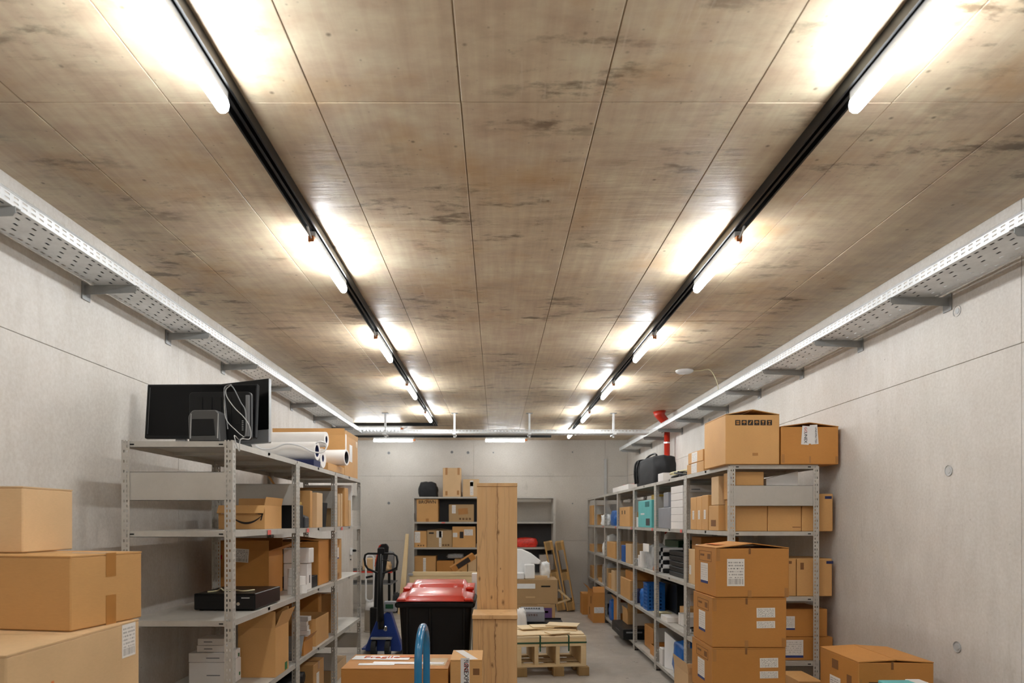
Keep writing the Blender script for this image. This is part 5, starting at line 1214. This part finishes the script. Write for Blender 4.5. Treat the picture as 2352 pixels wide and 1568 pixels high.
carton('pale cardboard box with raised flap low in the aisle behind the box stack', 1.225, 1.55, 4.36, 4.70, 0, .60, 'board_pale', open_=[('L', 8, .07), ('F', 30, .05)])
# box by the right wall
for k, (z0, z1, lb) in enumerate(((0, .285, 'brown carton at the bottom of the stack against the right wall'), (.2865, .572, 'brown carton in the middle of the stack against the right wall'), (.5735, .86, 'brown carton with five black handling symbols on the stack by the right wall'))):
    t = carton(lb, 1.862, 2.245, 3.50, 3.93, z0, z1, 'board_brown', seam='Y', bulge=.012 if k == 2 else 0, rz=R(-1))
    dm = D(t); decal(t, dm, 'L', .42, .35, .12, .11, 'label_text', 'label'); decal(t, dm, 'F', .45, .93, .012, .04, 'print_brown', 'tape')
    if k == 2: icons(t, dm, 'F', .52, .55, .049, ['up', 'umbrella', 'hand', 'glass', 'flask'], 1.24); decal(t, dm, 'L', .42, .78, .07, .05, 'print_brown', 'printed_mark'); decal(t, dm, 'L', .78, .6, .05, .05, 'print_brown', 'printed_mark'); decal(t, dm, 'F', .03, .6, .012, .05, 'brown_tape', 'corner_tape')
carton('teal lidded carton half out of view at the lower right corner', X(2073, 3.1), X(2147, 3.1), 3.1, 3.3, 0, Z(1561, 3.3), 'teal_print', noflap=True)
carton('white carton half out of view at the lower right corner', X(2151, 3.1), X(2186, 3.1), 3.1, 3.34, 0, Z(1559, 3.34), 'white_box', noflap=True)
carton('small tan carton between the box by the wall and the rack end', X(1836, 4.3), X(1890, 4.3), 4.3, 4.6, 0, Z(1564, 4.3), 'board_tan', noflap=True)

# ---------------------------------------------------------------- second bay (white boxes, black trays)
XA = 1.71
z = RZ[3] + .001
n6 = 6; ya, yb = YX(1568, XA), YX(1541, XA); zt6 = Z(1113, ya) - z
nm = ['bottom', 'second', 'third', 'fourth', 'fifth', 'top']
for k in range(n6):
    t = carton('white carton, %s one of the tall white stack on the second right shelf' % nm[k], XA, XA + .4, ya, yb, z + k * zt6 / n6, z + (k + 1) * zt6 / n6 - .002, 'white_box', noflap=True, group='tall stack of white cartons')
    decal(t, D(t), 'F', .3, .4, .08, .008, 'mid_grey', 'printed_line')
t = carton('grey monitor carton with a white printed picture on the second right shelf', XA, XA + .45, YX(1539, XA), YX(1512, XA), z + .001, z + .21, 'grey_case', noflap=True)
carton('low black box lying before the grey monitor carton', XA, XA + .1, 6.8, 7.0, z, z + .03, 'black_plastic', noflap=True) if False else None
t = carton('white device carton with dark picture in the lower row of the second right shelf', XA + .0, XA + .3, YX(1536, XA) + .02, YX(1524, XA), z + .212, z + .36, 'grey_case', noflap=True)
z = RZ[2] + .001
ya, yb = YX(1568, 1.73), YX(1528, 1.73)
t = thing('printer_stack', 'pile of black document trays on the third right shelf', 'trays', (1.99, (ya + yb) / 2, z))
for k in range(5):
    b = MB(); b.box(-.22, .26, -(yb-ya)/2, (yb-ya)/2, k * .052, k * .052 + .046); b.build('tray', 'black_plastic', t, bevel=.006)
t = thing('binding_rings', 'black and white spiral bindings stacked on the third right shelf', 'bindings', (1.76, YX(1519, 1.76), z))
for k in range(6):
    for q in range(3): b = MB(); b.lathe([(.026, 0), (.026, .2)], 14, (0, (q - 1) * .09, .027 + k * .043), axis='X'); b.build('tube', 'white_gloss' if (k + q) % 2 else 'black_plastic', t, smooth=True)
carton('brown carton above the black trays on the third right shelf', 1.9, 2.25, ya, ya + .3, z + .262, z + .40, 'board_brown', noflap=True)
carton('black flat box behind the spiral bindings', 1.99, 2.27, yb + .02, yb + .3, z, z + .3, 'black_plastic', noflap=True)
z = RZ[1] + .001
gw = 'row of small white cartons on the fourth right shelf'
for k in range(4):
    carton('%s small white carton standing in the row on the fourth right shelf' % ('nearest', 'second', 'third', 'farthest')[k], 1.80, 2.05, 6.42 + k * .085, 6.50 + k * .085, z, z + .115, 'white_box', noflap=True, group=gw)
t = thing('cable_coil', 'coiled grey cable lying on the fourth right shelf', 'cable', (1.85, 6.24, z))
for k in range(3): b = MB(); b.tube([(.085 * math.cos(a * math.pi / 10), .08 * math.sin(a * math.pi / 10), .009 + k * .013) for a in range(20)], .007, 6, closed=True); b.build('coil', 'dark_grey' if k else 'light_grey', t, smooth=True)
b = MB(); b.box(-.03, .03, -.02, .02, 0, .035); b.build('plug', 'white_gloss', t, loc=(-.09, -.02, 0), bevel=.005)
carton('white flat tray near the edge of the fourth right shelf', 1.715, 1.86, 6.85, 7.12, z, z + .05, 'white_box', noflap=True)
t = carton('dark brown carton at the back of the fourth right shelf', 2.06, 2.3, 6.6, 6.95, z, z + .30, 'board_brown', noflap=True)
t = carton('tan carton behind the small white row on the fourth right shelf', 1.88, 2.05, 6.80, 7.0, z, z + .15, 'board_tan', noflap=True)
for k in range(3): carton('thin white sleeve, %s of three standing at the back of the fourth right shelf' % ('nearest', 'middle', 'farthest')[k], 2.0, 2.2, 7.06 + k * .055, 7.10 + k * .055, z, z + (.26, .34, .24)[k], 'white_box', noflap=True)
carton('wide black crate front at the back of the third right bay', 1.97, 2.3, 7.45, 8.2, z, z + .32, 'black_plastic', noflap=True, name='black_crate', cat='crate')
z = RZ[0] + .001
blob('blue_bag', 'big shiny blue bag on the bottom shelf of the second right bay', 'bag', (1.88, 6.52, z), (.36, .46, .36), 'blue_bag', 61, .1)
t = blob('blue_bag', 'small blue plastic bag in front of the big one on the bottom right shelf', 'bag', (1.83, 6.21, z), (.2, .12, .16), 'blue_bag', 66, .12)
o = simple('plastic_sheet', 'white curved plastic panel leaning on the bottom shelf beside the blue bag', 'panel', MB().hexa([(1.71, 6.95, z), (1.80, 6.72, z), (1.81, 6.73, z), (1.72, 6.96, z), (1.72, 6.98, z + .36), (1.80, 6.80, z + .28), (1.81, 6.81, z + .28), (1.73, 6.99, z + .36)]), 'white_gloss', bevel=.002)
b = MB(); b.tube(sp([(1.78, 6.15, z + .35), (1.88, 6.4, z + .385), (2.0, 6.6, z + .37), (1.9, 6.8, z + .3)]), .012, 6); simple('black_hose', 'black hose lying over the blue bag on the bottom right shelf', 'hose', b, 'black_plastic', smooth=True)

# ---------------------------------------------------------------- third bay
z = RZ[3] + .001
ya, yb = YX(1500, XA), YX(1470, XA)
t = carton('large teal product carton printed with a picture on the second right shelf', XA, XA + .36, YX(1496, XA), YX(1466, XA), z, z + .31, 'teal_print', noflap=True)
dm = D(t); decal(t, dm, 'L', .7, .85, .22, .06, 'teal_dark', 'printed_band'); decal(t, dm, 'L', .35, .5, .2, .02, 'white_tape', 'lettering'); decal(t, dm, 'L', .75, .2, .2, .08, 'dark_grey', 'picture')
carton('dark teal carton behind the large teal one on the second right shelf', XA + .4, XA + .6, 7.5, 8.2, z, z + .38, 'teal_dark', noflap=True)
carton('small yellow carton on top of the large teal carton', XA + .05, XA + .2, 7.6, 7.75, z + .312, z + .37, 'yellow_wood', noflap=True)
carton('narrow white sleeve beside the teal carton on the second right shelf', XA, XA + .2, YX(1464, XA), YX(1461.5, XA), z, z + .12, 'white_box', noflap=True)
z = RZ[2] + .001
t = blob('clear_bag', 'clear plastic bag of parts with a white header on the third right shelf', 'bag', (1.84, 7.8, z), (.24, .42, .30), 'plastic_film', 71, .12)
simple('bag_header', 'white printed card folded over the clear plastic bag', 'card', MB().box(1.71, 1.716, 7.66, 7.96, z + .2, z + .29), 'white_paper', bevel=.001)
carton('white narrow box leaning inside the third shelf near the clear bag', XA, XA + .12, 8.06, 8.14, z, z + .19, 'white_box', noflap=True)
carton('second white narrow box next to the clear bag', XA, XA + .12, 8.16, 8.24, z, z + .14, 'white_box', noflap=True)
t = carton('dark green carton behind the clear bag on the third right shelf', 2.0, 2.25, 7.5, 8.1, z, z + .33, 'green_strap', noflap=True)
blob('copper_parts', 'heap of copper coloured fittings in front of the clear bag', 'fittings', (1.78, 7.48, z), (.12, .2, .07), 'copper', 73, .4)
z = RZ[1] + .001
t = thing('blue_crate', 'blue perforated plastic crate on the fourth right shelf', 'crate', (1.815, 7.85, z))
b = MB(); us = [i * .02 for i in range(11)]; vs2 = [i * .02 for i in range(16)]
b.grid(us, vs2, lambda i, j: i % 2 == 1 and j % 2 == 1 and 0 < i < 9 and j < 14, lambda u, v: (-.1, u - .1, v)); b.grid(us, vs2, lambda i, j: i % 2 == 1 and j % 2 == 1 and i < 9, lambda u, v: (u - .1, -.1, v))
o = b.build('side', 'blue_plastic', t, fix=False); solidify(o, .004)
MB().box(-.097, .1, -.097, .1, 0, .01).box(.094, .1, -.097, .1, .01, .3).box(-.097, .094, .094, .1, .01, .3).build('body', 'blue_plastic', t)
MB().box(-.106, .106, -.106, -.094, .3, .31).box(-.106, .106, .094, .106, .3, .31).box(-.106, -.094, -.094, .094, .3, .31).box(.094, .106, -.094, .094, .3, .31).build('rim', 'blue_plastic', t)
blob('blue_sack', 'glossy blue plastic sack beside the perforated crate', 'bag', (1.83, 8.13, z), (.24, .28, .24), 'blue_bag', 77, .22)
carton('folded pale papers on the edge of the fourth right shelf', XA, XA + .18, 7.34, 7.40, z, z + .03, 'cream', noflap=True)
simple('yellow_envelope', 'yellow envelope sticking over the edge of the fourth right shelf', 'envelope', MB().box(1.70, 1.86, 7.30, 7.44, z + .032, z + .038), 'cream', bevel=.001)
z = RZ[0] + .001
carton('brown carton low in the third right bay', 1.78, 2.2, 7.75, 8.2, z + .0, z + .26, 'board_brown', noflap=True)
t = carton('small wooden box with papers on the bottom shelf of the third right bay', XA + .02, XA + .2, 7.45, 7.68, z, z + .11, 'board_brown', open_=[])
blob('white_cloth', 'crumpled white paper at the edge of the bottom shelf, third right bay', 'paper', (1.77, 7.3 + .05, z), (.13, .1, .12), 'white_paper', 81, .3)
carton('pair of white booklets standing on the bottom right shelf', XA, XA + .12, 7.05 - .02, 7.16, z, z + .17, 'white_box', noflap=True)

# ---------------------------------------------------------------- fourth bay and beyond
z = RZ[3] + .001
t = ac('tan carton with two punched holes on the second right shelf', 1423, 1446, 1163, z, XA, .36, 'board_tan', noflap=True); dm = D(t)
for u in (.28, .55): decal(t, dm, 'L', u, .73, .05, .05, 'dark_slot', 'punched_hole')
blob('blue_bag', 'shiny blue plastic bag on the second right shelf past the punched carton', 'bag', (1.84, 10.1, z), (.26, .62, .25), 'blue_bag', 91, .16)
blob('clear_bag', 'white plastic bags bundled on the second right shelf near the end', 'bag', (1.85, 11.15, z), (.26, .75, .20), 'white_foam', 93, .35)
carton('pale cardboard box behind the bundled white bags', 2.0, 2.25, 11.0, 11.5, z, z + .26, 'board_pale', noflap=True)
ac('narrow tan carton in the last bay of the right rack, second shelf', 1354, 1361, 1160, z, XA, .3, 'board_tan', noflap=True)
carton('small pale carton at the very end of the second right shelf', XA + .35, XA + .55, 12.3, 12.5, z, z + .12, 'board_pale', noflap=True)
z = RZ[2] + .001
t = ac('tan carton beside the blue bin on the third right shelf', 1437, 1449, 1250, z, XA, .3, 'board_pale', noflap=True)
carton('blue plastic bin standing in the fourth right bay, third shelf', XA, XA + .2, YX(1436, XA), YX(1427, XA), z, z + .22, 'blue_plastic', noflap=True, name='blue_bin', cat='bin')
blob('packing_film', 'crumpled white packing film at the shelf edge, fourth right bay', 'film', (1.79, 8.54, z), (.15, .2, .09), 'white_foam', 95, .4)
ac('small tan carton behind the white sack on the third right shelf', 1394, 1413, 1246, z, XA, .34, 'board_tan', noflap=True)
blob('white_sack', 'bulging white sack on the third right shelf near the far end', 'bag', (1.88, 11.0, z), (.34, .55, .34), 'white_foam', 97, .12, flat=.4)
ac('small tan carton on the third shelf of the last right bay', 1354, 1362, 1250, z, XA, .2, 'board_tan', noflap=True)
blob('translucent_dome', 'pale translucent cover standing on the third right shelf', 'cover', (2.2, 8.65, z), (.2, .25, .42), 'white_foam', 99, .04, flat=.35)
z = RZ[1] + .001
t = ac('square tan carton on the fourth shelf, fourth right bay', 1425, 1447, 1333, z, XA, .36, 'board_tan', noflap=True)
carton('brown carton laid on the square tan carton, fourth right bay', XA + .03, XA + .33, 8.7, 9.2, z + D(t)[2] + .002, z + D(t)[2] + .11, 'board_brown', noflap=True)
blob('blue_tub', 'dark blue tub of small parts on the fourth right shelf', 'tub', (1.80, 8.58, z), (.16, .26, .17), 'navy', 101, .08)
for k, (a, b_, top, mm) in enumerate(((1404, 1412, 1312, 'board_pale'), (1397, 1403, 1318, 'board_tan'), (1393, 1396, 1305, 'board_dull'))):
    ac('%s upright carton in the fifth right bay, fourth shelf' % ('nearest tall', 'middle short', 'farthest dull')[k], a, b_, top, z, XA, .32, mm, noflap=True)
blob('clear_bag', 'clear plastic bag hanging over cartons in the sixth right bay', 'bag', (1.84, 11.0, z), (.26, .5, .36), 'plastic_film', 103, .15)
ac('tan carton on the fourth shelf of the sixth right bay', 1374, 1381, 1330, z, XA + .03, .1, 'board_tan', noflap=True)
ac('tan carton on the fourth shelf of the last right bay', 1355, 1362, 1300, z, XA, .3, 'board_tan', noflap=True)
z = RZ[0] + .001
t = thing('flat_black_case', 'flat black plastic case jutting from the bottom right shelf', 'case', (1.93, 8.98, z)); MB().box(-.34, .25, -.42, .42, 0, .13).build('body', 'black_plastic', t, bevel=.008); MB().box(-.3415, -.3402, -.2, .1, .07, .076).build('groove', 'mid_grey', t); MB().box(-.30, -.1, -.4205, -.4202, .08, .1).build('groove', 'mid_grey', t)
t = carton('opened tan carton with a tall raised flap on the flat black case', 1.72, 1.95, 8.95, 9.3, z + .132, z + .29, 'board_tan', open_=[('F', 10, .15), ('L', 12, .05)])
t = carton('opened brown carton with torn top behind the raised flap box', 1.72, 1.98, 9.62 - .02, 10.0, z, z + .34, 'board_brown', open_=[('L', 30, .08)])
blob('blue_bag', 'blue and white plastic bag low in the fifth right bay', 'bag', (1.80, 10.3, z), (.2, .4, .32), 'blue_bag', 105, .2)
blob('scrap_heap', 'heap of dark mixed parts low in the sixth right bay', 'parts', (1.84, 11.1, z), (.28, .6, .34), 'dark_grey', 107, .35)
carton('brown carton low in the last right bay', 1.78, 2.2, 11.9, 12.4, z, z + .3, 'board_brown', noflap=True)
